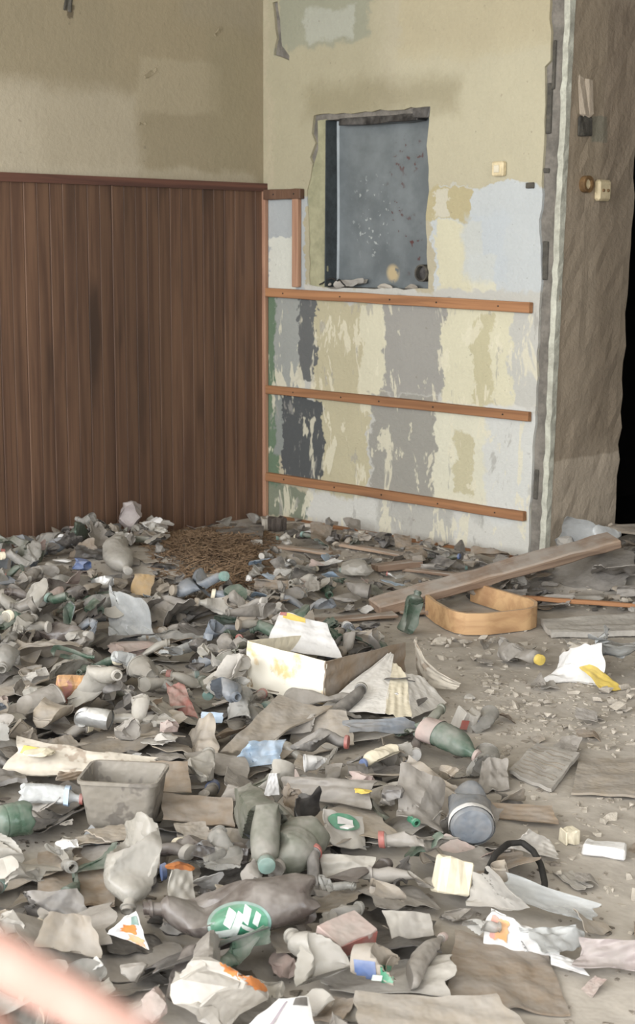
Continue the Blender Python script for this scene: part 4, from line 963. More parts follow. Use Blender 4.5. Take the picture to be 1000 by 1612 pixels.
# ---- back left heap by the wainscot
A, T_ = above(205, 850, 800, 0.06)
o = new('plastic_bag', wad_mesh('plastic_bag', 0.08, 0.06, 0.085, 75, 12), 'pinkgrey', None, place(pt(206, 838, 0.04), 0.3)); hero(o, 'pale grey bag slumped against the wainscot on the far heap', 'bag', 'the wainscot bag')
HB((176, 868), (194, 914), 21, 'pet_milky', 'pale dusty bottle standing out on the far left heap', 'the pale heap bottle', 0.05, 0.0, 0.25, 'paper', seed=72, dents=1)
HW(128, 887, 44, 30, 'blue', 'blue plastic rag on the far left heap', 'rag', 'the blue rag', 0.05, 'plastic_rag')
HW(97, 881, 36, 9, 'white', 'small white wrapper left of the blue rag', 'wrapper', None, 0.05, 'wrapper')
HW(265, 888, 56, 32, 'black', 'crumpled black bag at the edge of the brown shavings', 'bag', 'the small black bag', 0.03, 'plastic_bag')
HW(222, 868, 40, 22, 'rag_dark', 'dark film wad below the wainscot bag', 'wad', None, 0.06)
HS([(206, 934, 0.03), (240, 940, 0.03), (240, 906, 0.07), (206, 904, 0.06)], 'tan', 'faded tan card on the far left heap', 'card', 'the faded tan card', 2, 0.4, 0.003, 0.1, 73, 'torn_card')
HS([(100, 880, 0.04), (160, 872, 0.06), (150, 842, 0.10), (110, 850, 0.08)], 'card_brown', 'brown cardboard piece behind the blue rag', 'cardboard', None, 3, 0.5, 0.003, 0.2, 74, 'torn_card')
HS([(120, 868, 0.05), (180, 884, 0.05), (170, 862, 0.10), (122, 846, 0.10)], 'black', 'black film strip beside the pale heap bottle', 'film', None, 3, 0.6, 0.002, 0.3, 75, 'film_strip')
HX(436, 836, 0.08, 0.07, 0.075, 0.5, 'box_dark', 'dark block standing in the room corner', 'block', 'brick_block', 'the dark corner block', jit=0.006)
HX(420, 832, 0.05, 0.05, 0.06, 0.2, 'rubble', 'grey stub left of the dark corner block', 'block', 'brick_block', None, jit=0.006)
HS([(355, 846, 0.02), (412, 850, 0.02), (416, 828, 0.04), (340, 832, 0.04)], 'rag_dark', 'flat dark board at the foot of the wainscot', 'board', None, 1, 0.06, 0.012, 0.05, 76, 'flat_board')
o = HS([(172, 1004, 0.03), (256, 1012, 0.03), (232, 962, 0.14), (176, 955, 0.10)], 'film', 'bright crumpled clear bag on the left heap', 'bag', 'the bright clear bag', 7, 0.8, 0.002, 0.3, 77, 'film_bag')
HW(200, 1014, 106, 42, 'pink', 'pinkish crushed tub below the bright clear bag', 'tub', 'the pinkish tub', 0.02, 'crushed_tub', 14)
HS([(230, 990, 0.03), (330, 1002, 0.03), (330, 950, 0.10), (215, 940, 0.10)], 'rag', 'broad dusty film fold right of the bright clear bag', 'film', None, 4, 0.8, 0.003, 0.2, 78, 'plastic_sheet')
HC((332, 1012), (332, 980), 16, 'pet_blue', 'upturned blue grey cup left of the big torn carton', 'the blue grey cup', 0.0, 0.15, dz2=0.09, seed=79)
HB((532, 962), (444, 950), 15, 'pet_blue', 'long blue grey bottle behind the white card', 'the long blue grey bottle', 0.02, None, 0.3, 'paper', seed=80)
HW(560, 893, 62, 46, 'pet_milky', 'round dusty bag ball near the lowest wall batten', 'bag', 'the round dusty bag', 0.0, 'plastic_bag', 12)
HW(545, 936, 50, 30, 'pet_grey', 'dusty crushed tub behind the long blue grey bottle', 'tub', None, 0.02, 'crushed_tub', 12)
HC((540, 938), (580, 944), 15, 'pet_grey', 'dusty cup lying near the long blue grey bottle', None, 0.02, 0.2, seed=81)
HW(392, 911, 14, 20, 'white', 'small bright white wad on the brown shavings edge', 'wad', 'the small white wad')
HB((645, 912), (608, 908), 7, 'can', 'small tube with red end by the timber beam', None, 0.02, None, 0.1, 'red', seed=82)
HX(625, 895, 0.24, 0.07, 0.03, 0.5, 'old_wood', 'short grey wood offcut between wall batten and beam', 'offcut', 'wood_offcut', 'the short wood offcut', 0.01)
for k, (u, v, L, yw) in enumerate(((560, 975, 0.35, 0.35), (700, 905, 0.4, -0.5), (590, 868, 0.45, -0.75), (660, 965, 0.16, 0.6), (705, 968, 0.18, -0.3), (725, 972, 0.16, 0.5), (480, 868, 0.3, -0.6))):
    HX(u, v, L, 0.06, 0.014, yw, 'old_wood', ('grey lath just left of the upright green bottle', 'grey lath between lowest wall batten and timber beam', 'long lath lying along the foot of the peeling wall', 'short slat inside the plywood loop, leftmost', 'middle slat inside the plywood loop', 'short slat inside the plywood loop, rightmost', 'grey lath near the room corner below the wall')[k], 'lath', 'wooden_lath', None, 0.012, 0.003)
HX(672, 968, 0.03, 0.03, 0.02, 0.2, 'paper', 'tiny pale chip at the left end of the plywood loop', 'chip', 'pale_chip')

# ---- left middle
HS([(8, 1036, 0.04), (130, 1034, 0.05), (126, 1000, 0.14), (30, 1000, 0.12)], 'card', 'curved pale card hood on the left heap', 'cardboard', 'the curved card hood', 3, 0.9, 0.003, 0.15, 91, 'torn_card', curl=-0.3)
HB((62, 1032), (150, 1036), 8, 'pet_green', 'slim green bottle on the left heap', None, 0.07, None, 0.5, seed=92)
HB((176, 1038), (118, 1066), 11, 'pet_green', 'dark green bottle lying below the pinkish tub', 'the dark green bottle', 0.05, None, 0.4, seed=93)
HB((0, 1040), (10, 1090), 38, 'pet_clear', 'large pale green crushed bottle cut by the left edge', None, 0.03, None, 0.4, seed=94)
HC((95, 1090), (118, 1060), 24, 'pet_milky', 'crumpled milky cup left of the orange box', None, 0.02, 0.3, seed=95)
o = HX(110, 1100, 0.095, 0.06, 0.075, 0.35, 'orange', 'small orange and pink printed box on the left heap', 'box', 'small_box', 'the orange printed box', 0.04, 0.004, 0.004, 0.1, 0.35)
HB((150, 1085), (190, 1130), 26, 'pet_milky', 'dusty faceted bottle right of the orange printed box', None, 0.03, None, 0.55, seed=96)
CP = pt(118, 1140, 0.05); CQ = pt(143, 1152, 0.05); d = CP - CQ
o = add_parts('drink_can', can_parts(97, 0.11, 0.034, 0.1), {'body': 'can', 'lid': 'can'}, place(CP, math.atan2(-d[1], -d[0]) + 0.5, 0.1)); hero(o, 'silver drink can with its shiny end facing out', 'can', 'the shiny drink can')
HC((20, 1140), (86, 1124), 30, 'pet_grey', 'wide mouthed dusty cup left of the shiny drink can', None, 0.02, 0.3, seed=98)
HC((60, 1150), (90, 1128), 25, 'card', 'open dusty cup next to the shiny drink can', None, 0.05, 0.2, seed=99)
HC((228, 1090), (262, 1078), 20, 'pet_milky', 'milky crushed cup right of the orange printed box', None, 0.03, 0.3, seed=100)
HC((245, 1080), (222, 1064), 23, 'pet_milky', 'ribbed milky cup facing the wall below the pinkish tub', None, 0.05, 0.2, seed=101)
HC((180, 1050), (210, 1050), 13, 'film', 'little clear cup right of the dark green bottle', None, 0.06, 0.1, seed=102)
HB((300, 1110), (250, 1085), 22, 'pet_clear', 'clear dented bottle left of the big torn carton', None, 0.02, None, 0.5, seed=103)
HB((285, 1060), (300, 1020), 24, 'film', 'glossy clear bottle base right of the pinkish tub', None, 0.03, None, 0.4, seed=104)
HS([(270, 1120, 0.03), (310, 1126, 0.03), (290, 1076, 0.08), (262, 1078, 0.08)], 'red', 'brownish red strip of packaging left of the carton', 'packaging', None, 2, 0.5, 0.003, 0.1, 105, 'packaging_strip')
HW(212, 1190, 46, 26, 'white', 'white and red wrapper above the grey basin', 'wrapper', None, 0.02, 'wrapper')
HS([(318, 1136, 0.05), (350, 1138, 0.05), (352, 1124, 0.07), (318, 1122, 0.07)], 'light_blue', 'light blue scrap left of the carton', 'scrap', None, 2, 0.4, 0.002, 0.2, 106, 'plastic_scrap')
HS([(275, 1185, 0.03), (345, 1192, 0.03), (335, 1130, 0.08), (275, 1128, 0.08)], 'card', 'rounded dusty card left of the light blue bag', 'cardboard', None, 4, 0.7, 0.003, 0.25, 107, 'torn_card')
# long dirty carton strip left
o = HS([(0, 1222, 0.03), (240, 1234, 0.02), (252, 1196, 0.06), (-10, 1170, 0.12)], 'dirty_white', 'long dirty white carton strip behind the grey basin', 'carton', 'the long dirty carton', 4, 0.5, 0.004, 0.15, 111, 'torn_carton')
print_patch(o, 'yellow_print', 0.05, 0.20, 0.60, 0.85, MAT['yellow'], 0.002)
HW(68, 1178, 60, 26, 'cream', 'cream paper lump on the long dirty carton', 'paper', None, 0.08, 'crumpled_paper')
HS([(-10, 1248, 0.03), (42, 1244, 0.03), (40, 1212, 0.06), (-10, 1208, 0.06)], 'rag_dark', 'dark folded booklet at the left edge', 'booklet', None, 3, 0.3, 0.012, 0.05, 112, 'booklet')
HS([(84, 1232, 0.05), (150, 1224, 0.05), (146, 1212, 0.08), (90, 1216, 0.07)], 'card_brown', 'brown torn card just above the grey basin', 'cardboard', None, 2, 0.5, 0.003, 0.2, 113, 'torn_card')
# grey basin
bas_c = pt(194, 1308); s_ = mpp(bas_c)
def basin(w, d, h, t=0.004):
    V = []; Fc = []; k = 6
    def ring(w_, d_, z, r=0.02):
        out = []
        for cx, cy, a0 in ((1, 1, 0), (-1, 1, 1), (-1, -1, 2), (1, -1, 3)):
            for i in range(k): a_ = (a0 + i / (k - 1)) * math.pi / 2; out.append((cx * (w_ / 2 - r) + r * math.cos(a_), cy * (d_ / 2 - r) + r * math.sin(a_), z))
        return out
    rings = [ring(w * 0.76, d * 0.72, 0), ring(w * 0.8, d * 0.76, 0.006), ring(w * 0.94, d * 0.93, h * 0.92), ring(w, d, h * 0.93, 0.025), ring(w, d, h, 0.025), ring(w * 0.93, d * 0.92, h, 0.02), ring(w * 0.78, d * 0.74, 0.01)]
    n = 4 * k
    for r_ in rings: V += r_
    for i in range(len(rings) - 1):
        for j in range(n): a = i * n + j; b_ = i * n + (j + 1) % n; Fc.append((a, b_, b_ + n, a + n))
    Fc.append(tuple(range(n - 1, -1, -1))); Fc.append(tuple((len(rings) - 1) * n + j for j in range(n))); return mesh('plastic_basin', V, Fc, 30)
MAT['basin'] = dusty('grimy_grey_tub', (140, 133, 122), 0.35, 0, 0.6, stain=(98, 91, 82), stain_at=0.50)
o = new('plastic_basin', basin(0.205, 0.165, 0.125), 'basin', None, place(pt(196, 1290, 0.012), -0.12)); hero(o, 'grimy grey rectangular plastic basin standing upright on the litter', 'basin', 'the grey basin')
HB((34, 1262), (131, 1268), 17, 'film', 'clear bottle with red cap lying left of the grey basin', 'the clear bottle with red cap', 0.04, None, 0.15, 'red', dents=1, seed=114, wrap=('light_blue', (0.70, 0.78)))
HW(110, 1326, 50, 38, 'white', 'crumpled ball of bright white paper in front of the grey basin', 'paper', 'the white paper ball', 0.06, 'paper_ball', 26)
HB((48, 1308), (-20, 1320), 28, 'pet_green', 'green bottle base facing out at the left edge', 'the green bottle base', 0.04, None, 0.15, dents=1, seed=115)
HB((128, 1304), (40, 1290), 20, 'pet_grey', 'flattened dusty bottle left of the white paper ball', None, 0.0, None, 0.6, seed=116)
HB((62, 1346), (-70, 1366), 34, 'pet_milky', 'big crumpled milky bottle at the left edge, upper of two', None, 0.05, None, 0.35, seed=117)
HB((62, 1402), (-80, 1397), 32, 'pet_milky', 'big crumpled milky bottle at the left edge, lower of two', None, 0.05, None, 0.45, seed=118)
HS([(232, 1250, 0.03), (302, 1256, 0.02), (296, 1198, 0.08), (236, 1198, 0.08)], 'card_brown', 'brown paper flap right behind the grey basin', 'cardboard', None, 1, 0.3, 0.003, 0.1, 119, 'torn_card')
HS([(256, 1292, 0.02), (368, 1300, 0.015), (366, 1250, 0.07), (252, 1244, 0.06)], 'card_brown', 'wide brown card sheet right of the grey basin', 'cardboard', 'the wide brown card', 2, 0.25, 0.004, 0.1, 120, 'torn_card')
HB((330, 1250), (322, 1196), 30, 'pet_milky', 'stubby milky bottle above the wide brown card', None, 0.02, 0.05, 0.35, seed=121)
HS([(60, 1420, 0.004), (180, 1425, 0.004), (185, 1330, 0.006), (60, 1345, 0.006)], 'card_brown', 'flat brown board on the floor in front of the white paper ball', 'board', None, 1, 0.05, 0.006, 0.08, 122, 'flat_board')

# ---- centre
HS([(352, 1196, 0.02), (400, 1180, 0.04), (520, 1112, 0.07), (440, 1104, 0.06)], 'card', 'long grey board strip below the big torn carton', 'board', 'the long grey strip', 1, 0.25, 0.005, 0.08, 131, 'board_strip')
HS([(440, 1168, 0.04), (560, 1160, 0.03), (545, 1118, 0.07), (470, 1112, 0.06)], 'card', 'broad grey card below the big torn carton', 'cardboard', None, 2, 0.25, 0.004, 0.1, 132, 'torn_card')
HS([(555, 1150, 0.04), (665, 1150, 0.03), (640, 1128, 0.07), (540, 1132, 0.06)], 'pet_blue', 'blue grey strip just below the carton flaps', 'strip', None, 2, 0.3, 0.003, 0.2, 133, 'plastic_strip')
HS([(370, 1206, 0.03), (440, 1200, 0.03), (455, 1158, 0.08), (395, 1166, 0.08)], 'light_blue', 'crumpled light blue plastic bag below the big carton', 'bag', 'the light blue bag', 6, 0.7, 0.002, 0.3, 134, 'plastic_bag')
HB((455, 1178), (548, 1186), 22, 'pet_dark', 'dark grey bottle with hollow dent right of the light blue bag', 'the dark dented bottle', 0.04, None, 0.4, 'red', seed=135)
HC((516, 1212), (480, 1214), 14, 'white', 'white and green cup bottom below the dark dented bottle', None, 0.03, 0.1, seed=136)
HB((620, 1192), (568, 1208), 17, 'cream', 'cream bottle with blue cap below the carton flaps', 'the cream bottle with blue cap', 0.03, None, 0.45, 'blue', seed=137, dents=4)
HB((700, 1152), (620, 1160), 16, 'pet_green', 'dark green bottle stub under the blue grey strip', None, 0.0, None, 0.5, seed=138)
HB((664, 1160), (756, 1204), 22, 'pet_green', 'green bottle with faded pink label on the litter edge', 'the green bottle with pink label', 0.02, None, 0.2, 'pink', dents=1, seed=139, wrap=('pink', (0.05, 0.28)))
HC((752, 1232), (772, 1204), 19, 'pet_clear', 'clear plastic cup lying left of the folded newspaper', 'the clear plastic cup', 0.0, 0.15, seed=140)
o = HX(728, 1146, 0.07, 0.055, 0.06, 0.5, 'paper', 'small crumpled white and red carton on the litter edge', 'carton', 'small_carton', 'the small white and red carton', 0.01, 0.01, 0.004, 0.2, 0.2)
q = new('red_print', rough_box('red_print', 0.025, 0.002, 0.03, 0.001, 1), 'red', o); q.location = (-0.02, -0.031, 0.01)
q = new('blue_print', rough_box('blue_print', 0.02, 0.002, 0.008, 0, 1), 'blue', o); q.location = (0.018, -0.031, 0.035)
HC((760, 1160), (770, 1140), 14, 'pet_clear', 'tiny clear cup right of the small white and red carton', None, 0.0, 0.2, seed=141)
HW(738, 1095, 24, 16, 'paper', 'pale pebble like lump right of the carton flaps', 'lump', None)
HS([(745, 1250, 0.01), (800, 1240, 0.01), (800, 1200, 0.05), (760, 1196, 0.05)], 'rag', 'grey sheet between the clear cup and the newspaper', 'sheet', None, 3, 0.5, 0.003, 0.2, 142, 'plastic_sheet')
HS([(610, 1225, 0.03), (730, 1290, 0.02), (720, 1225, 0.07), (640, 1180, 0.08)], 'card', 'creased grey card beside the green bottle', 'cardboard', 'the creased grey card', 4, 0.6, 0.003, 0.2, 143, 'torn_card')
HS([(625, 1290, 0.03), (700, 1300, 0.03), (690, 1236, 0.07), (620, 1230, 0.07)], 'rag', 'dusty film fold left of the grey canister', 'film', None, 4, 0.7, 0.003, 0.2, 144, 'plastic_sheet')
HB((740, 1332), (736, 1262), 34, 'pet_blue', 'blue grey canister with white rim lying end on', 'the blue grey canister', 0.0, 0.0, 0.15, None, prof=CANISTER, lobed=False, dents=1, seed=145, wrap=('white', (0.03, 0.10)))
HB((640, 1290), (655, 1306), 16, 'greenl', 'small green cup scrap left of the canister', None, 0.03, None, 0.3, seed=146)
o = HS([(505, 1330, 0.03), (590, 1334, 0.03), (588, 1276, 0.10), (512, 1272, 0.10)], 'paper', 'pale bag with a green oval label in the centre', 'bag', 'the bag with green oval', 4, 0.5, 0.003, 0.25, 147, 'plastic_bag')
print_patch(o, 'green_oval', 0.10, 0.86, 0.50, 0.94, MAT['greenl'], 0.004, oval=True); print_patch(o, 'white_lettering', 0.32, 0.66, 0.64, 0.80, MAT['white'], 0.007)
HS([(415, 1318, 0.02), (540, 1330, 0.02), (520, 1268, 0.08), (405, 1262, 0.08)], 'black', 'heap of glossy black film in the centre', 'film', 'the black film heap', 8, 0.9, 0.002, 0.3, 148, 'film_heap')
HS([(430, 1258, 0.07), (478, 1270, 0.07), (470, 1250, 0.11), (430, 1246, 0.10)], 'card_brown', 'small brown wrapper on the black film heap', 'wrapper', None, 4, 0.8, 0.002, 0.3, 149, 'wrapper')
HS([(415, 1252, 0.05), (440, 1250, 0.05), (436, 1218, 0.11), (424, 1218, 0.11)], 'white', 'small white card standing left of the cup bottom', 'card', None, 1, 0.3, 0.002, 0.1, 150, 'torn_card')
HS([(340, 1262, 0.05), (410, 1250, 0.05), (430, 1220, 0.09), (370, 1222, 0.08)], 'rag', 'grey folded film above the wide brown card', 'film', None, 4, 0.7, 0.003, 0.2, 151, 'plastic_sheet')
HS([(440, 1250, 0.05), (580, 1270, 0.05), (590, 1226, 0.09), (450, 1222, 0.09)], 'rag', 'wide grey film fold above the green oval bag', 'film', None, 4, 0.6, 0.003, 0.2, 152, 'plastic_sheet')
HW(568, 1243, 40, 14, 'yellow', 'pale yellow wrapper above the green oval bag', 'wrapper', None, 0.07, 'wrapper')
o = HS([(508, 1382, 0.02), (585, 1384, 0.02), (588, 1346, 0.07), (505, 1344, 0.07)], 'pet_milky', 'open folded carton tray below the green oval bag', 'tray', 'the folded carton tray', 3, 0.9, 0.003, 0.1, 153, 'carton_tray')
HS([(575, 1398, 0.02), (640, 1400, 0.02), (650, 1352, 0.05), (585, 1350, 0.05)], 'black', 'black rag right of the folded carton tray', 'rag', None, 6, 0.8, 0.002, 0.3, 154, 'plastic_rag')
HB((480, 1392), (560, 1410), 16, 'pet_clear', 'narrow clear bottle below the folded carton tray', None, 0.03, None, 0.4, seed=155)
HC((640, 1420), (583, 1414), 18, 'card', 'dusty cup with a pale disc base facing out', 'the cup with pale disc', 0.04, 0.1, seed=156)
HB((395, 1296), (425, 1405), 50, 'pet_olive', 'large dusty olive green bottle with teal cap', 'the large olive bottle', 0.03, 0.02, 0.35, 'teal', seed=157, dents=6)
HB((486, 1340), (436, 1394), 38, 'pet_olive', 'round shoulder of an olive bottle right of the teal cap', None, 0.03, 0.01, 0.15, 'pet_grey', seed=158, dents=1)
HC((398, 1400), (382, 1338), 20, 'pet_grey', 'split dusty cup left of the large olive bottle', None, 0.03, 0.45, seed=159, dz2=0.07)
HB((338, 1404), (338, 1318), 42, 'pet_clear', 'faceted clear crushed bottle in the foreground litter', 'the faceted clear bottle', 0.03, 0.08, 0.5, None, seed=160, dents=9)
HB((221, 1300), (215, 1460), 44, 'pet_milky', 'large milky bottle with its lobed base turned up', 'the lobed milky bottle', 0.15, 0.0, 0.25, None, seed=163, dents=3)
HS([(262, 1440, 0.02), (310, 1430, 0.02), (300, 1370, 0.08), (268, 1368, 0.10)], 'pet_milky', 'white grey plastic shard right of the lobed milky bottle', 'shard', None, 2, 0.6, 0.003, 0.15, 162, 'plastic_shard')
HW(282, 1362, 44, 26, 'rust', 'small rusty orange wad behind the white grey shard', 'wad', None, 0.03)

# ---- foreground
o = HB((490, 1452), (225, 1482), 52, 'pet_brown', 'flattened dark brown bottle with a green oval label', 'the dark brown bottle', 0.04, 0.04, 0.22, None, seed=171, dents=2, flat=0.25)
lb_ = decal(o, 'oval_label', 377, 1454, (50, -6), (6, 34), 'teal', True, 20, 14)
decal(o, 'green_field', 377, 1454, (45, -6), (5, 29), 'greenl', True, 20, 14, 0.0022, parent=lb_)
for (u, v, ax, ay) in ((355, 1468, (17, -2), (2, 5)), (362, 1446, (5, 4), (-5, 12)), (374, 1452, (5, 4), (-6, 14)), (388, 1440, (5, 4), (-3, 12)), (393, 1462, (14, 6), (2, 4)), (404, 1446, (4, 3), (-3, 9))):
    decal(o, 'white_lettering', u, v, ax, ay, 'letter', False, 5, 4, 0.0032, parent=lb_)
o = HW(332, 1548, 222, 185, 'paper', 'large crumpled pale bag with an orange stain in the foreground', 'bag', 'the large pale bag', 0.03, 'plastic_bag', 26, 173, 0.7)
decal(o, 'orange_stain', 372, 1520, (26, 18), (-12, 13), 'rust', True, 16, 12, 0.0015, 0.18); decal(o, 'orange_stain', 412, 1548, (26, 8), (-4, 13), 'rust', True, 16, 12, 0.0016, 0.2)
HB((540, 1600), (455, 1500), 48, 'pet_milky', 'big milky crushed bottle at the bottom centre', 'the big milky bottle', 0.02, 0.04, 0.25, None, seed=174, dents=4)
o = HX(542, 1482, 0.105, 0.075, 0.035, 0.75, 'pink', 'flat pinkish brown carton above the big milky bottle', 'carton', 'small_carton', 'the pinkish brown carton', 0.05, 0.002, 0.002, 0.0, 0.25)
q = new('dark_red_side', rough_box('dark_red_side', 0.10, 0.002, 0.03, 0.001, 3), 'red', o); q.location = (0, -0.0385, 0.002)
o = HC((560, 1538), (644, 1544), 36, 'card', 'crushed paper cup with blue and green print', 'the blue and green cup', 0.03, 0.10, seed=175)
decal(o, 'blue_print', 576, 1532, (17, 2), (2, 20), 'blue'); decal(o, 'green_print', 622, 1538, (22, 2), (1, 17), 'greenl'); decal(o, 'white_lettering', 594, 1540, (8, 1), (-2, 6), 'letter', False, 4, 3, 0.003)
o = HS([(375, 1625, 0.08), (500, 1640, 0.07), (486, 1568, 0.11), (440, 1572, 0.12)], 'white', 'white printed paper sheet at the bottom edge', 'paper', 'the white printed sheet', 2, 0.12, 0.0015, 0.05, 178, 'paper_sheet')
print_patch(o, 'grey_corner_print', 0.55, 0.92, 0.78, 0.97, MAT['rag_dark'], 0.002); print_patch(o, 'lilac_line', 0.3, 0.36, 0.1, 0.9, MAT['lilac'], 0.002)
o = HS([(168, 1470, 0.06), (236, 1492, 0.05), (216, 1434, 0.12), (196, 1444, 0.11)], 'white', 'torn glossy paper with a food picture in the foreground', 'paper', 'the torn food picture', 1, 0.2, 0.0015, 0.1, 179, 'torn_print')
print_patch(o, 'brown_picture', 0.25, 0.75, 0.30, 0.60, MAT['rust'], 0.002, wob=0.2); print_patch(o, 'orange_picture', 0.5, 0.95, 0.04, 0.26, MAT['orange'], 0.002, wob=0.2); print_patch(o, 'blue_picture', 0.55, 0.92, 0.62, 0.90, MAT['teal'], 0.002)
HB((100, 1410), (70, 1470), 22, 'pet_grey', 'dusty bottle with upright neck near the left foreground', None, 0.02, None, 0.5, 'cream', seed=180)
HS([(30, 1450, 0.03), (140, 1460, 0.03), (120, 1400, 0.08), (20, 1404, 0.08)], 'rag_dark', 'dark folded film at the left foreground edge', 'film', None, 4, 0.7, 0.003, 0.2, 181, 'plastic_sheet')
HS([(60, 1490, 0.04), (160, 1510, 0.04), (150, 1440, 0.09), (80, 1436, 0.10)], 'card', 'folded grey card left of the torn food picture', 'cardboard', None, 4, 0.8, 0.003, 0.2, 182, 'torn_card')
HW(212, 1525, 50, 50, 'pet_grey', 'dusty knotted bottle end left of the large pale bag', 'bottle', None, 0.03, 'bottle_end', 16)
HX(708, 1408, 0.075, 0.05, 0.08, 0.2, 'cream', 'cream carton standing on the litter edge', 'carton', 'small_carton', 'the cream carton', 0.02, 0.004, 0.004, 0.25, -0.3)
HS([(620, 1480, 0.02), (690, 1468, 0.02), (680, 1436, 0.05), (600, 1436, 0.06)], 'paper', 'pale triangular paper below the cream carton', 'paper', None, 2, 0.4, 0.002, 0.1, 184, 'torn_sheet')
HB((640, 1560), (690, 1480), 16, 'rag', 'dusty tube right of the blue and green cup', None, 0.01, None, 0.2, 'pink', seed=185, lobed=False, dents=1, wrap=None)
o = HS([(760, 1475, 0.02), (915, 1515, 0.02), (900, 1462, 0.09), (770, 1425, 0.06)], 'white', 'long white plastic bag with an orange print', 'bag', 'the long white bag', 6, 0.5, 0.002, 0.25, 186, 'plastic_bag')
print_patch(o, 'orange_print', 0.06, 0.26, 0.30, 0.75, MAT['orange'], 0.003, wob=0.15)
HS([(850, 1510, 0.02), (935, 1490, 0.02), (910, 1450, 0.08), (830, 1450, 0.07)], 'film', 'clear crumpled end of film on the long white bag', 'film', None, 6, 0.7, 0.002, 0.25, 187, 'film_bag')
HS([(790, 1415, 0.02), (930, 1455, 0.02), (940, 1420, 0.05), (790, 1372, 0.07)], 'film', 'pale streaked film above the long white bag', 'film', 'the pale streaked film', 6, 0.5, 0.002, 0.25, 188, 'plastic_sheet')
HS([(730, 1420, 0.02), (850, 1450, 0.02), (840, 1420, 0.05), (735, 1376, 0.06)], 'paper', 'dirty white film left of the pale streaked film', 'film', None, 6, 0.6, 0.002, 0.25, 189, 'plastic_sheet')
HB((725, 1470), (790, 1470), 20, 'pet_clear', 'clear tumbler left of the long white bag', None, 0.02, None, 0.3, seed=190)
HS([(700, 1575, 0.004), (900, 1600, 0.004), (860, 1500, 0.006), (720, 1460, 0.01)], 'card_brown', 'flat brown sacking on the floor in the right foreground', 'sacking', 'the brown sacking', 3, 0.06, 0.004, 0.15, 191, 'sack_cloth')
HS([(560, 1640, 0.03), (860, 1660, 0.01), (780, 1570, 0.03), (560, 1558, 0.05)], 'card', 'broad grey cardboard at the bottom edge', 'cardboard', None, 3, 0.15, 0.004, 0.1, 192, 'torn_card')
HS([(905, 1525, 0.01), (1040, 1530, 0.01), (1040, 1480, 0.06), (915, 1478, 0.06)], 'pinkgrey', 'pinkish grey bag at the right edge in the foreground', 'bag', 'the pinkish grey bag', 6, 0.5, 0.002, 0.25, 193, 'plastic_bag')
HS([(868, 1518, 0.015), (928, 1536, 0.01), (910, 1512, 0.02), (866, 1498, 0.03)], 'white', 'small clean white paper below the long white bag', 'paper', None, 1, 0.1, 0.001, 0.05, 194, 'paper_scrap')
# hoop of black rubber
hp = [pt(u, v, dz) for u, v, dz in ((765, 1398, 0.02), (768, 1370, 0.03), (780, 1345, 0.04), (800, 1328, 0.05), (822, 1326, 0.05), (840, 1340, 0.04), (852, 1362, 0.03), (858, 1390, 0.02), (856, 1415, 0.01))]
hp = [np.array([np.interp(t, np.arange(len(hp)), [q[k] for q in hp]) for k in range(3)]) for t in np.linspace(0, len(hp) - 1, 40)]; org = sum(hp) / len(hp)
o = new('rubber_hoop', sock_mesh('rubber_hoop', [q - org for q in hp], 0.008), 'rubber', None, Matrix.Translation(Vector(org))); hero(o, 'black rubber hoop arching over the litter edge', 'hoop', 'the black rubber hoop', 'none')
HX(952, 1346, 0.105, 0.05, 0.03, -0.35, 'white', 'white box with a dusty top at the right edge', 'box', 'small_box', 'the white box', 0.0, 0.003, 0.004)
HX(896, 1326, 0.04, 0.04, 0.035, 0.3, 'cream', 'cream cube of foam left of the white box', 'foam block', 'foam_block', None, 0.0, 0.003, 0.003)
HS([(800, 1336, 0.02), (880, 1352, 0.01), (870, 1322, 0.04), (830, 1308, 0.06)], 'paper', 'pale torn sheet inside the black rubber hoop top', 'sheet', None, 4, 0.5, 0.002, 0.2, 195, 'torn_sheet')
HS([(700, 1296, 0.03), (780, 1300, 0.02), (800, 1268, 0.05), (720, 1256, 0.06)], 'rag', 'dusty film behind the blue grey canister', 'film', None, 4, 0.6, 0.003, 0.2, 196, 'plastic_sheet')
HS([(770, 1285, 0.01), (880, 1298, 0.01), (870, 1270, 0.03), (760, 1262, 0.04)], 'card_brown', 'flat pinkish card right behind the canister', 'cardboard', None, 2, 0.15, 0.004, 0.1, 197, 'torn_card')
HC((775, 1395), (772, 1362), 18, 'card', 'small dusty pot inside the black rubber hoop', None, 0.0, 0.1, seed=198, dz2=0.05)
HW(545, 1300, 24, 10, 'white', 'white screw cap on the green oval bag', 'lid', None, 0.09, 'screw_cap')
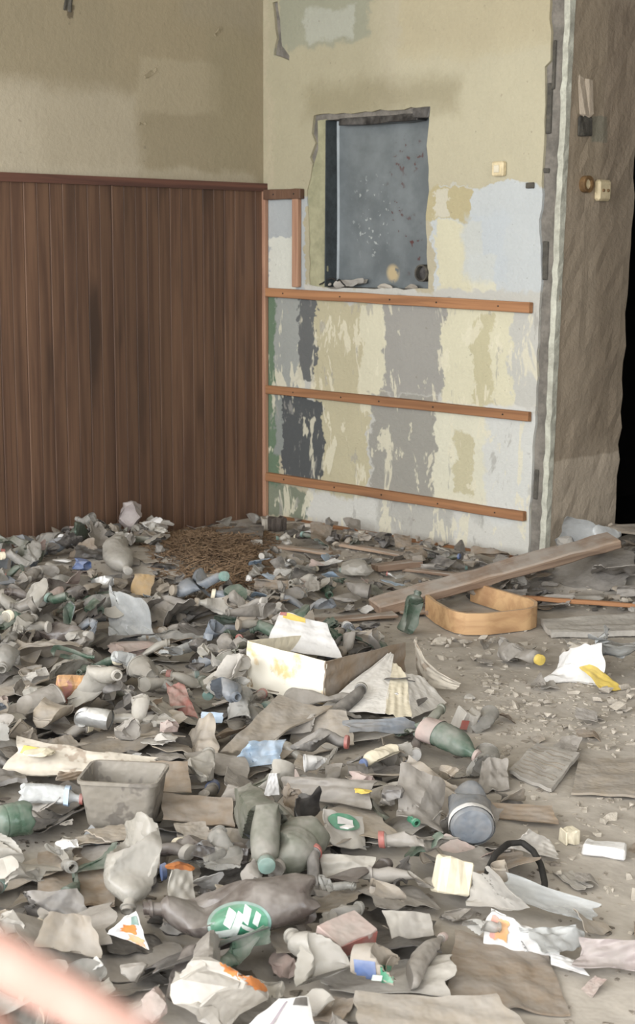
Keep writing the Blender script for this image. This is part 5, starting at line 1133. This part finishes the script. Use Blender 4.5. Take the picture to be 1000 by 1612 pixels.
# ------------------------------------------------------------------ brown shavings pile
V = []; Fc = []
sp_poly = poly_world([(235, 865), (290, 838), (400, 836), (440, 870), (410, 940), (330, 962), (270, 940), (240, 900)])
rr = random.Random(5); cnt = 0
while cnt < 5200:
    x = rr.uniform(sp_poly[:, 0].min(), sp_poly[:, 0].max()); y = rr.uniform(sp_poly[:, 1].min(), sp_poly[:, 1].max())
    s_ = sdist(np.array([[x, y]]), sp_poly)[0]
    if s_ < -0.04 or (s_ < 0.08 and rr.random() < 0.6): continue
    cnt += 1; z = h1(x, y) + rr.uniform(0, 0.03) * min(1, max(0.2, s_ / 0.15)); L = rr.uniform(0.02, 0.075); a = rr.uniform(0, 6.28); w = rr.uniform(0.0015, 0.005)
    d = np.array([math.cos(a), math.sin(a), rr.uniform(-0.35, 0.35)]) * L / 2; n = np.array([-math.sin(a), math.cos(a), 0]) * w; u = np.array([0, 0, w * 0.6]); c = np.array([x, y, z])
    b = len(V); V += [c - d - n, c - d + n, c + d + n, c + d - n, c - d + u, c + d + u]; Fc += [(b, b + 1, b + 2, b + 3), (b, b + 3, b + 5, b + 4), (b + 1, b + 4, b + 5, b + 2), (b, b + 4, b + 1), (b + 3, b + 2, b + 5)]
o = new('wood_shavings', mesh('wood_shavings', V, Fc), 'straw'); tag(o, 'brown pile of wood shavings and straw in front of the wainscot', 'shavings', None, 'stuff')
LAND.append(('the brown shavings', 330, 895))

# ------------------------------------------------------------------ fine rubble, too small and many to count
def grit(name, label, polys, n, smin, smax, mat, seed, edge=0.0):
    rr = np.random.default_rng(seed); V = []; Fc = []
    for poly, m_ in polys:
        lo, hi = poly.min(0), poly.max(0); P = np.c_[rr.uniform(lo[0], hi[0], m_ * 6), rr.uniform(lo[1], hi[1], m_ * 6)]
        P = P[sdist(P, poly) > edge]; rx = (P - CORNER[:2]) @ DX[:2]; ry = (P - CORNER[:2]) @ DY[:2]; P = P[(rx > 0.05) & ~((ry > -0.05) & (rx < 2.0))][:m_]
        Z = height(P)
        for (x, y), z in zip(P, Z):
            s = smin + (smax - smin) * rr.random() ** 3; q = rr.uniform(0.35, 1, 3) * s; q[2] *= 0.6; a = rr.uniform(0, 6.28); co, si = math.cos(a), math.sin(a)
            b = len(V)
            for (i, j, k) in ((-1, -1, 0), (1, -1, 0), (1, 1, 0), (-1, 1, 0), (-1, -1, 1), (1, -1, 1), (1, 1, 1), (-1, 1, 1)):
                lx, ly = i * q[0] * rr.uniform(0.5, 1), j * q[1] * rr.uniform(0.5, 1); V.append((x + lx * co - ly * si, y + lx * si + ly * co, z - 0.002 + k * q[2] * rr.uniform(0.5, 1.3)))
            Fc += [tuple(b + i for i in f_) for f_ in ((4, 5, 6, 7), (0, 1, 5, 4), (1, 2, 6, 5), (2, 3, 7, 6), (3, 0, 4, 7))]
    o = new(name, mesh(name, V, Fc), mat); tag(o, label, 'rubble', None, 'stuff'); return o
BARE = poly_world([(640, 1010), (850, 1000), (1060, 1000), (1060, 1560), (950, 1470), (860, 1380), (800, 1250), (720, 1150)])
BARE_N = poly_world([(740, 1070), (980, 1090), (1000, 1190), (800, 1170)])
grit('fine_rubble', 'fine plaster crumbs and grit scattered over the bare floor', [(BARE, 1500), (BARE_N, 700), (FOOT, 1700), (DOOR, 500)], 0, 0.003, 0.018, 'rubble', 3)
grit('litter_crumbs', 'dark crumbs and dirt between the litter', [(LIT, 4500)], 0, 0.004, 0.02, 'dust_bed', 4, -0.1)

# ------------------------------------------------------------------ the rest of the litter, one object each
PROTO = {}
def protos():
    P = PROTO; P['bottle'] = []
    rr = random.Random(11)
    for k in range(26):
        L = rr.choice((0.22, 0.24, 0.29, 0.31, 0.33)); r = L * rr.uniform(0.16, 0.20); amt = rr.uniform(0.2, 0.65)
        P['bottle'].append(bottle_parts(500 + k, L, r, amt, BOTTLE if k % 5 else CANISTER, 16, 22, k % 3 != 0, True, (0.34, 0.56) if k % 2 else None, 0.5, rr.randint(4, 8)))
    P['can'] = [can_parts(600 + k, 0.12, 0.033, rr.uniform(0.2, 0.7)) for k in range(5)]
    P['cup'] = [cup_parts(620 + k, rr.uniform(0.08, 0.13), rr.uniform(0.035, 0.055), rr.uniform(0.2, 0.6)) for k in range(8)]
    P['film'] = [sheet_mesh('film', rr.uniform(0.16, 0.30), rr.uniform(0.12, 0.22), 640 + k, rr.randint(4, 7), 0.8, 0.002, 15, 13, 0.35) for k in range(14)]
    P['card'] = [sheet_mesh('card', rr.uniform(0.12, 0.26), rr.uniform(0.08, 0.18), 680 + k, rr.randint(1, 3), 0.6, 0.003, 11, 9, 0.12) for k in range(12)]
    P['wad'] = [wad_mesh('wad', rr.uniform(0.04, 0.08), rr.uniform(0.035, 0.06), rr.uniform(0.025, 0.045), 700 + k, 16, 22, 3) for k in range(12)]
    P['shard'] = [sheet_mesh('shard', rr.uniform(0.08, 0.15), rr.uniform(0.05, 0.1), 730 + k, 2, 0.7, 0.002, 9, 8, 0.3) for k in range(8)]
    P['flatfilm'] = [sheet_mesh('flatfilm', rr.uniform(0.16, 0.32), rr.uniform(0.12, 0.22), 840 + k, rr.randint(3, 6), 0.30, 0.002, 15, 13, 0.35) for k in range(10)]
    P['flatbottle'] = [bottle_parts(860 + k, rr.choice((0.22, 0.27, 0.31)), 0.042, 0.9, BOTTLE, 16, 22, False, True, None, 0.4, 6, 0.72) for k in range(10)]
    P['chunk'] = [chunk_mesh('chunk', rr.uniform(0.03, 0.07), rr.uniform(0.025, 0.05), rr.uniform(0.01, 0.025), 760 + k) for k in range(12)]
protos()
_mc = {}
def with_mat(me, mat):
    key = (me.name, mat)
    if key not in _mc: c = me.copy(); c.materials.clear(); c.materials.append(MAT[mat]); _mc[key] = c
    return _mc[key]
DIM = {}
def dims(me):
    if me.name not in DIM: co = np.array([v.co[:] for v in me.vertices]); DIM[me.name] = (co.min(0), co.max(0))
    return DIM[me.name]
def hm_window(x, y, rad):
    q = np.array([x, y]) - CORNER[:2]; rx, ry = q @ DX[:2], q @ DY[:2]
    i0, i1 = int((rx - rad - gx[0]) / CELL), int((rx + rad - gx[0]) / CELL) + 2; j0, j1 = int((ry - rad - gy[0]) / CELL), int((ry + rad - gy[0]) / CELL) + 2
    return max(j0, 0), max(j1, 1), max(i0, 0), max(i1, 1)
FILL = []
KINDS = {'bottle': ('plastic_bottle', 'bottle', 'crushed plastic bottles in the litter'), 'can': ('drink_can', 'can', 'dusty cans in the litter'), 'cup': ('plastic_cup', 'cup', 'dusty cups in the litter'),
         'film': ('plastic_film', 'film', 'crumpled film in the litter'), 'card': ('torn_card', 'cardboard', 'torn card in the litter'), 'wad': ('crumpled_wad', 'wad', 'crumpled wads in the litter'), 'shard': ('plastic_shard', 'shard', 'plastic shards in the litter'), 'chunk': ('plaster_chunk', 'plaster', 'plaster chunks on the floor')}
KINDS['flatfilm'] = ('plastic_film', 'film', 'trodden film under the litter'); KINDS['flatbottle'] = ('plastic_bottle', 'bottle', 'flattened bottles under the litter')
LOOK = {'pet_clear': 'clear', 'pet_milky': 'milky', 'pet_grey': 'grey', 'pet_green': 'green', 'pet_olive': 'olive', 'pet_brown': 'brown', 'pet_dark': 'dark', 'pet_blue': 'bluish', 'rag': 'grey', 'rag_dark': 'dark grey', 'card': 'grey', 'card_brown': 'brown', 'paper': 'dirty white', 'can': 'silvery', 'black': 'black', 'film': 'clear', 'cream': 'cream', 'rubble': 'pale grey', 'pink': 'pinkish', 'white': 'white', 'red': 'red', 'light_blue': 'light blue'}
NOUN = {'flatfilm': 'trodden flat film', 'flatbottle': 'flattened bottle', 'bottle': 'crushed dusty bottle', 'can': 'dented can', 'cup': 'crushed cup', 'film': 'crumpled film', 'card': 'torn card', 'wad': 'crumpled wad', 'shard': 'plastic shard', 'chunk': 'plaster chunk'}
def hidden_hero(bb, w):
    """would this piece cover a hand-placed thing?"""
    for h_ in HERO:
        ix = min(bb[2], h_[2]) - max(bb[0], h_[0]); iy = min(bb[3], h_[3]) - max(bb[1], h_[1])
        if ix > 0 and iy > 0 and w < h_[4] + 0.08:
            ar = max(1.0, (h_[2] - h_[0]) * (h_[3] - h_[1]))
            if ix * iy > 0.12 * ar or ix * iy > 0.50 * (bb[2] - bb[0]) * (bb[3] - bb[1]): return True
    return False
def drop(kind, x, y, rr, mat, scale=1.0, tilt=0.25, check=True, sink=0.0, lim=0.10):
    v = rr.randrange(len(PROTO[kind])); pr = PROTO[kind][v]; parts = pr if isinstance(pr, dict) else {'body': pr}
    lo, hi = dims(parts['body']); rad = max(hi[0] - lo[0], hi[1] - lo[1]) / 2 * scale
    q = np.array([x, y]) - CORNER[:2]; rx, ry = q @ DX[:2], q @ DY[:2]
    if rx < rad + 0.03 or (rx < 2.0 + rad and ry > -rad * 0.9 - 0.03): return False
    if rx < 1.95 and ry > -0.16: return False
    j0, j1, i0, i1 = hm_window(x, y, rad * 0.55); win = HM[j0:j1, i0:i1]
    if win.size == 0: return False
    base = HM0[j0:j1, i0:i1]; z = float(np.percentile(win, 65)) - sink
    if z - float(np.median(base)) > lim: return False
    yaw = rr.uniform(0, 6.283); cx = (lo[0] + hi[0]) / 2 * scale
    px_, py_ = x - cx * math.cos(yaw), y - cx * math.sin(yaw)
    mw = place((px_, py_, z), yaw, rr.gauss(0, tilt * 0.6), rr.gauss(0, tilt)) @ Matrix.Scale(scale, 4)
    cs = [proj(mw @ Vector((a, b_, c_)))[:3] for a in (lo[0], hi[0]) for b_ in (lo[1], hi[1]) for c_ in (lo[2], hi[2])]; cs = np.array(cs)
    bb = (cs[:, 0].min(), cs[:, 1].min(), cs[:, 0].max(), cs[:, 1].max())
    if bb[2] < -60 or bb[0] > 1060 or bb[1] > 1680: return False
    if check and hidden_hero(bb, cs[:, 2].mean()): return False
    if bb[3] < 0: return False
    zt_ = min((mw @ Vector(c_))[2] for c_ in [(lo[0], lo[1], lo[2]), (hi[0], lo[1], lo[2]), (lo[0], hi[1], lo[2]), (hi[0], hi[1], lo[2])])
    mw = Matrix.Translation((0, 0, max(0.0, (z - zt_) * 0.35))) @ mw
    nm, cat, grp = KINDS[kind]
    o = bpy.data.objects.new(nm, with_mat(parts['body'], mat)); COL.objects.link(o); o.matrix_world = mw
    px_h = bb[2] - bb[0]
    if kind in ('bottle', 'flatbottle'):
        if rr.random() < 0.55 and px_h > 30: c_ = bpy.data.objects.new('cap', with_mat(parts['cap'], rr.choice(('paper', 'paper', 'paper', 'card', 'card', 'blue', 'red', 'teal', 'cream', 'white')))); COL.objects.link(c_); c_.parent = o
        if 'wrap' in parts and rr.random() < 0.5 and px_h > 40: c_ = bpy.data.objects.new('wrap_label', with_mat(parts['wrap'], rr.choice(('card', 'rag', 'paper', 'pink', 'pet_blue', 'card_brown')))); COL.objects.link(c_); c_.parent = o
    if kind == 'can': c_ = bpy.data.objects.new('lid', with_mat(parts['lid'], 'can')); COL.objects.link(c_); c_.parent = o
    top = z + (hi[2] - lo[2]) * scale * 0.62
    m0, m1, n0, n1 = hm_window(x, y, rad * 0.5); HM[m0:m1, n0:n1] = np.maximum(HM[m0:m1, n0:n1], top)
    o['category'] = cat; o['group'] = grp; FILL.append((o, kind, mat, (bb[0] + bb[2]) / 2, (bb[1] + bb[3]) / 2)); return True
rr = random.Random(99)
def scatter(kind, n, mats, poly, margin=0.0, scale=(0.85, 1.1), tilt=0.25, vmin=None, vmax=None, tries=30, sink=0.0, lim=0.10, check=True):
    done = 0; lo, hi = poly.min(0), poly.max(0); t = 0
    while done < n and t < n * tries:
        t += 1; x, y = rr.uniform(lo[0], hi[0]), rr.uniform(lo[1], hi[1]); pv = proj((x, y, 0.05))
        if not (-40 < pv[0] < 1040 and pv[1] < 1660): continue
        if vmin and pv[1] < vmin: continue
        if vmax and pv[1] > vmax: continue
        if kind != 'chunk' and sdist(np.array([[x, y]]), sp_poly)[0] > 0.05 and rr.random() < 0.9: continue
        if sdist(np.array([[x, y]]), poly)[0] < margin: continue
        if drop(kind, x, y, rr, rr.choice(mats), rr.uniform(*scale), tilt, check, sink, lim): done += 1
    return done
LOOKB = ['pet_clear', 'pet_milky', 'pet_milky', 'pet_grey', 'pet_grey', 'pet_grey', 'pet_olive', 'pet_green', 'pet_brown', 'pet_dark', 'pet_blue']
DEEP = poly_world([(-60, 1010), (300, 985), (560, 1000), (600, 1060), (690, 1130), (720, 1180), (780, 1250), (800, 1330), (810, 1390), (720, 1440), (690, 1520), (680, 1680), (-60, 1680)])
FARL = poly_world([(-80, 872), (130, 850), (240, 850), (250, 940), (330, 970), (540, 950), (560, 1010), (300, 1010), (-60, 1060)])
FARM = poly_world([(400, 840), (470, 850), (640, 885), (720, 905), (600, 955), (420, 960), (400, 900)])
cnt = {}
cnt['ff'] = scatter('flatfilm', 85, ['rag', 'rag', 'card', 'rag_dark', 'rag_dark', 'paper', 'pet_milky', 'black', 'card_brown'], DEEP, 0.03, (0.7, 1.1), 0.05, lim=0.035, check=False)  # black and dark films, here and below, added to darken the shadowed gaps
cnt['fb'] = scatter('flatbottle', 60, LOOKB, DEEP, 0.03, (0.85, 1.1), 0.06, lim=0.04, check=False)
cnt['cup'] = scatter('cup', 40, ['pet_milky', 'pet_grey', 'card', 'pet_clear', 'paper'], DEEP, 0.02, (0.9, 1.15), 0.5, tries=90, lim=0.12)
cnt['b1'] = scatter('bottle', 105, LOOKB, DEEP, 0.02, (0.8, 1.1), 0.25, tries=120, lim=0.12)
cnt['film0'] = scatter('film', 25, ['rag', 'rag', 'card', 'rag_dark', 'paper', 'pet_milky'], DEEP, -0.02, (0.7, 1.1), 0.12)
cnt['b2'] = scatter('bottle', 60, LOOKB, FARL, -0.02, (0.75, 1.0), 0.12, lim=0.06)
cnt['b3'] = scatter('bottle', 30, LOOKB, FARM, -0.02, (0.5, 0.8), 0.10, lim=0.04, tries=80)
cnt['can'] = scatter('can', 22, ['can', 'card', 'pet_grey'], LIT, 0.02, (0.9, 1.05), 0.3, lim=0.06)
cnt['film1'] = scatter('film', 60, ['rag', 'rag', 'card', 'rag_dark', 'paper', 'film', 'pet_milky', 'black'], DEEP, 0.02, (0.6, 1.0), 0.35)
cnt['film2'] = scatter('film', 26, ['rag', 'rag', 'rag_dark', 'card'], FARL, 0.0, (0.5, 0.8), 0.12, lim=0.05)
cnt['card'] = scatter('card', 50, ['card', 'card', 'card_brown', 'paper', 'rag'], DEEP, -0.02, (0.6, 1.0), 0.3)
cnt['card4'] = scatter('card', 25, ['card', 'card_brown', 'rag'], FARL, -0.02, (0.5, 0.8), 0.1, lim=0.05)
cnt['wad'] = scatter('wad', 60, ['rag', 'card', 'paper', 'pet_grey', 'rag_dark', 'pink', 'pet_milky', 'black'], DEEP, -0.03, (0.6, 1.1), 0.3)
cnt['wad3'] = scatter('wad', 50, ['rag', 'card', 'rag_dark', 'pet_grey', 'pet_milky', 'black'], FARL, -0.03, (0.5, 0.9), 0.2, lim=0.06)
cnt['shard'] = scatter('shard', 110, ['rag', 'paper', 'pet_milky', 'card', 'pet_green', 'white', 'pet_dark', 'light_blue', 'pink', 'rag_dark', 'black'], LIT, 0.0, (0.5, 1.0), 0.3, lim=0.07)
cnt['wad2'] = scatter('wad', 85, ['rag', 'card', 'rag_dark', 'pet_grey', 'paper'], FOOT, 0.0, (0.4, 0.8), 0.2, lim=0.05, tries=80)
cnt['card2'] = scatter('card', 80, ['card', 'card_brown', 'rag', 'rag_dark'], FOOT, 0.0, (0.4, 0.8), 0.1, lim=0.04, tries=80)
cnt['card3'] = scatter('shard', 30, ['card', 'card_brown', 'rag', 'paper'], BARE, 0.0, (0.4, 0.8), 0.08, lim=0.02)
cnt['chunk'] = scatter('chunk', 110, ['rubble'], BARE, 0.0, (0.5, 1.0), 0.05, lim=0.02)
cnt['chunk2'] = scatter('chunk', 80, ['rubble', 'card', 'rag_dark'], FOOT, 0.0, (0.7, 1.3), 0.1, lim=0.05)
print('FILL', cnt)
# labels: each piece told apart by its look and its place beside the nearest thing with a name
ORD = ['nearest', 'second nearest', 'third nearest', 'fourth nearest', 'fifth nearest', 'sixth nearest', 'seventh nearest', 'eighth nearest', 'ninth nearest', 'tenth nearest', 'eleventh nearest', 'twelfth nearest', 'thirteenth nearest', 'fourteenth nearest', 'fifteenth nearest', 'sixteenth nearest', 'seventeenth nearest', 'eighteenth nearest', 'nineteenth nearest', 'twentieth nearest']
buckets = {}
for o, kind, mat, u, v in FILL:
    bd = min(LAND, key=lambda l: (l[1] - u) ** 2 + ((l[2] - v) * 1.4) ** 2)
    dx_, dy_ = u - bd[1], (v - bd[2]) * 1.4
    rel = ('right of' if dx_ > 0 else 'left of') if abs(dx_) > abs(dy_) else ('in front of' if dy_ > 0 else 'behind')
    buckets.setdefault((kind, LOOK.get(mat, 'grey'), rel, bd[0]), []).append((dx_ * dx_ + dy_ * dy_, o))
for (kind, mat, rel, land), lst in buckets.items():
    lst.sort(key=lambda t: t[0])
    for k, (d_, o) in enumerate(lst):
        o['label'] = '%s %s, %s %s %s' % (mat, NOUN[kind], ORD[min(k, len(ORD) - 1)] if len(lst) > 1 else 'lying', rel, land)

# ------------------------------------------------------------------ debris on the hatch sill
(sx_, sz_) = on_right(545, 445)
o = new('crumpled_paper', sheet_mesh('crumpled_paper', 0.20, 0.07, 801, 5, 0.8, 0.002, 14, 10, 0.3), 'paper', None, ROOM @ Matrix.Translation((sx_, 0.04, hz0 + 0.004)) @ Matrix.Rotation(0.15, 4, 'Z')); tag(o, 'crumpled pale paper on the hatch sill', 'paper')
for k, (u, lab) in enumerate(((505, 'leftmost rubble lump on the hatch sill'), (600, 'middle rubble lump on the hatch sill'), (640, 'rubble lump on the hatch sill next to the pipe end'))):
    x_, z_ = on_right(u, 452); o = new('sill_rubble', wad_mesh('sill_rubble', 0.05, 0.02, 0.016, 810 + k, 10), 'rubble', None, ROOM @ Matrix.Translation((x_, 0.03, hz0 + 0.002))); tag(o, lab, 'rubble')
wp = []
for t in np.linspace(0, 1, 24): wp.append((hx0 - 0.03 + 0.22 * t, -0.01 + 0.03 * math.sin(5 * t), hz0 + 0.012 + 0.035 * math.sin(math.pi * t) * (1 + 0.4 * math.sin(9 * t))))
o = new('loose_wire', sock_mesh('loose_wire', wp, 0.004), 'rubber', None, ROOM); tag(o, 'dark loose wire curling over the hatch sill', 'wire')

# ------------------------------------------------------------------ the photographer's pointing hand close to the lens
def near(u, v, d): return EYE + ray(u, v) * d
D0 = 0.43
def capsule(bm, a, b, ra, rb, seg=14, rings=7):
    a, b = Vector(a), Vector(b); ax = b - a; L = ax.length; q = ax.to_track_quat('Z', 'Y').to_matrix().to_4x4(); mt = Matrix.Translation(a) @ q
    pr = [(-ra * math.cos(t), ra * math.sin(t)) for t in np.linspace(0.0, math.pi / 2, rings)] + [(L + rb * math.sin(t), rb * math.cos(t)) for t in np.linspace(0, math.pi / 2, rings)]
    vs = []
    for z, r in pr: vs.append([bm.verts.new(mt @ Vector((max(r, 1e-5) * math.cos(2 * math.pi * k / seg), max(r, 1e-5) * math.sin(2 * math.pi * k / seg), z))) for k in range(seg)])
    for i in range(len(vs) - 1):
        for k in range(seg): bm.faces.new((vs[i][k], vs[i][(k + 1) % seg], vs[i + 1][(k + 1) % seg], vs[i + 1][k]))
    bm.faces.new(vs[0][::-1]); bm.faces.new(vs[-1])
bm = bmesh.new()
kn = near(-165, 1425, D0); ip = near(20, 1522, D0 + 0.004); dp = near(160, 1602, D0 + 0.01); tip = near(275, 1672, D0 + 0.018)
capsule(bm, kn, ip, 0.0088, 0.0080); capsule(bm, ip, dp, 0.0080, 0.0074); capsule(bm, dp, tip, 0.0074, 0.0062)
wr_ = near(-620, 1480, D0 + 0.01)
for k in range(4):                                   # palm bones, then the curled fingers
    a = near(-165 - 20 * k, 1425 + 115 * k, D0 + 0.004 * k); capsule(bm, near(-590, 1440 + 40 * k, D0 + 0.01), a, 0.014, 0.0105)
    if k:
        m1 = near(10 - 25 * k, 1500 + 125 * k, D0 + 0.03); m2 = near(-110 - 20 * k, 1500 + 120 * k, D0 + 0.055); m3 = near(-220, 1480 + 115 * k, D0 + 0.045)
        capsule(bm, a, m1, 0.0090, 0.0082); capsule(bm, m1, m2, 0.0082, 0.0076); capsule(bm, m2, m3, 0.0076, 0.0068)
t1_, t2_, t3_ = near(-480, 1420, D0 + 0.03), near(-310, 1400, D0 + 0.055), near(-190, 1470, D0 + 0.065)
capsule(bm, t1_, t2_, 0.013, 0.0105); capsule(bm, t2_, t3_, 0.0105, 0.0085)
el = near(-1500, 2200, 0.36); capsule(bm, near(-560, 1500, D0 + 0.01), near(-760, 1620, D0 + 0.006), 0.026, 0.027); capsule(bm, near(-760, 1620, D0 + 0.006), el, 0.027, 0.038)
bmesh.ops.translate(bm, verts=bm.verts, vec=-Vector(wr_)); me = bpy.data.meshes.new('hand'); bm.to_mesh(me); bm.free()
hand = new('hand', me, 'skin', None, Matrix.Translation(Vector(wr_)))
md = hand.modifiers.new('remesh', 'REMESH'); md.mode = 'VOXEL'; md.voxel_size = 0.0022; md.use_smooth_shade = True
md = hand.modifiers.new('smooth', 'SMOOTH'); md.factor = 0.6; md.iterations = 6
tag(hand, 'bare pointing finger of a hand held close to the lens, lower left', 'hand')
bm = bmesh.new(); capsule(bm, near(-1050, 1850, 0.40), near(-1650, 2330, 0.34), 0.043, 0.052); bmesh.ops.translate(bm, verts=bm.verts, vec=-Vector(wr_)); me = bpy.data.meshes.new('sleeve'); bm.to_mesh(me); bm.free(); me.shade_smooth()
new('sleeve', me, 'sleeve', hand)
# fingernail on the pointing finger
nl = (dp + tip) / 2 + UP * 0.0062; me = wad_mesh('fingernail', 0.0065, 0.005, 0.0016, 5, 0); o = new('fingernail', me, 'pink', hand); o.matrix_local = Matrix.Translation(Vector(nl - wr_)) @ Matrix.Rotation(-0.5, 4, 'Y')
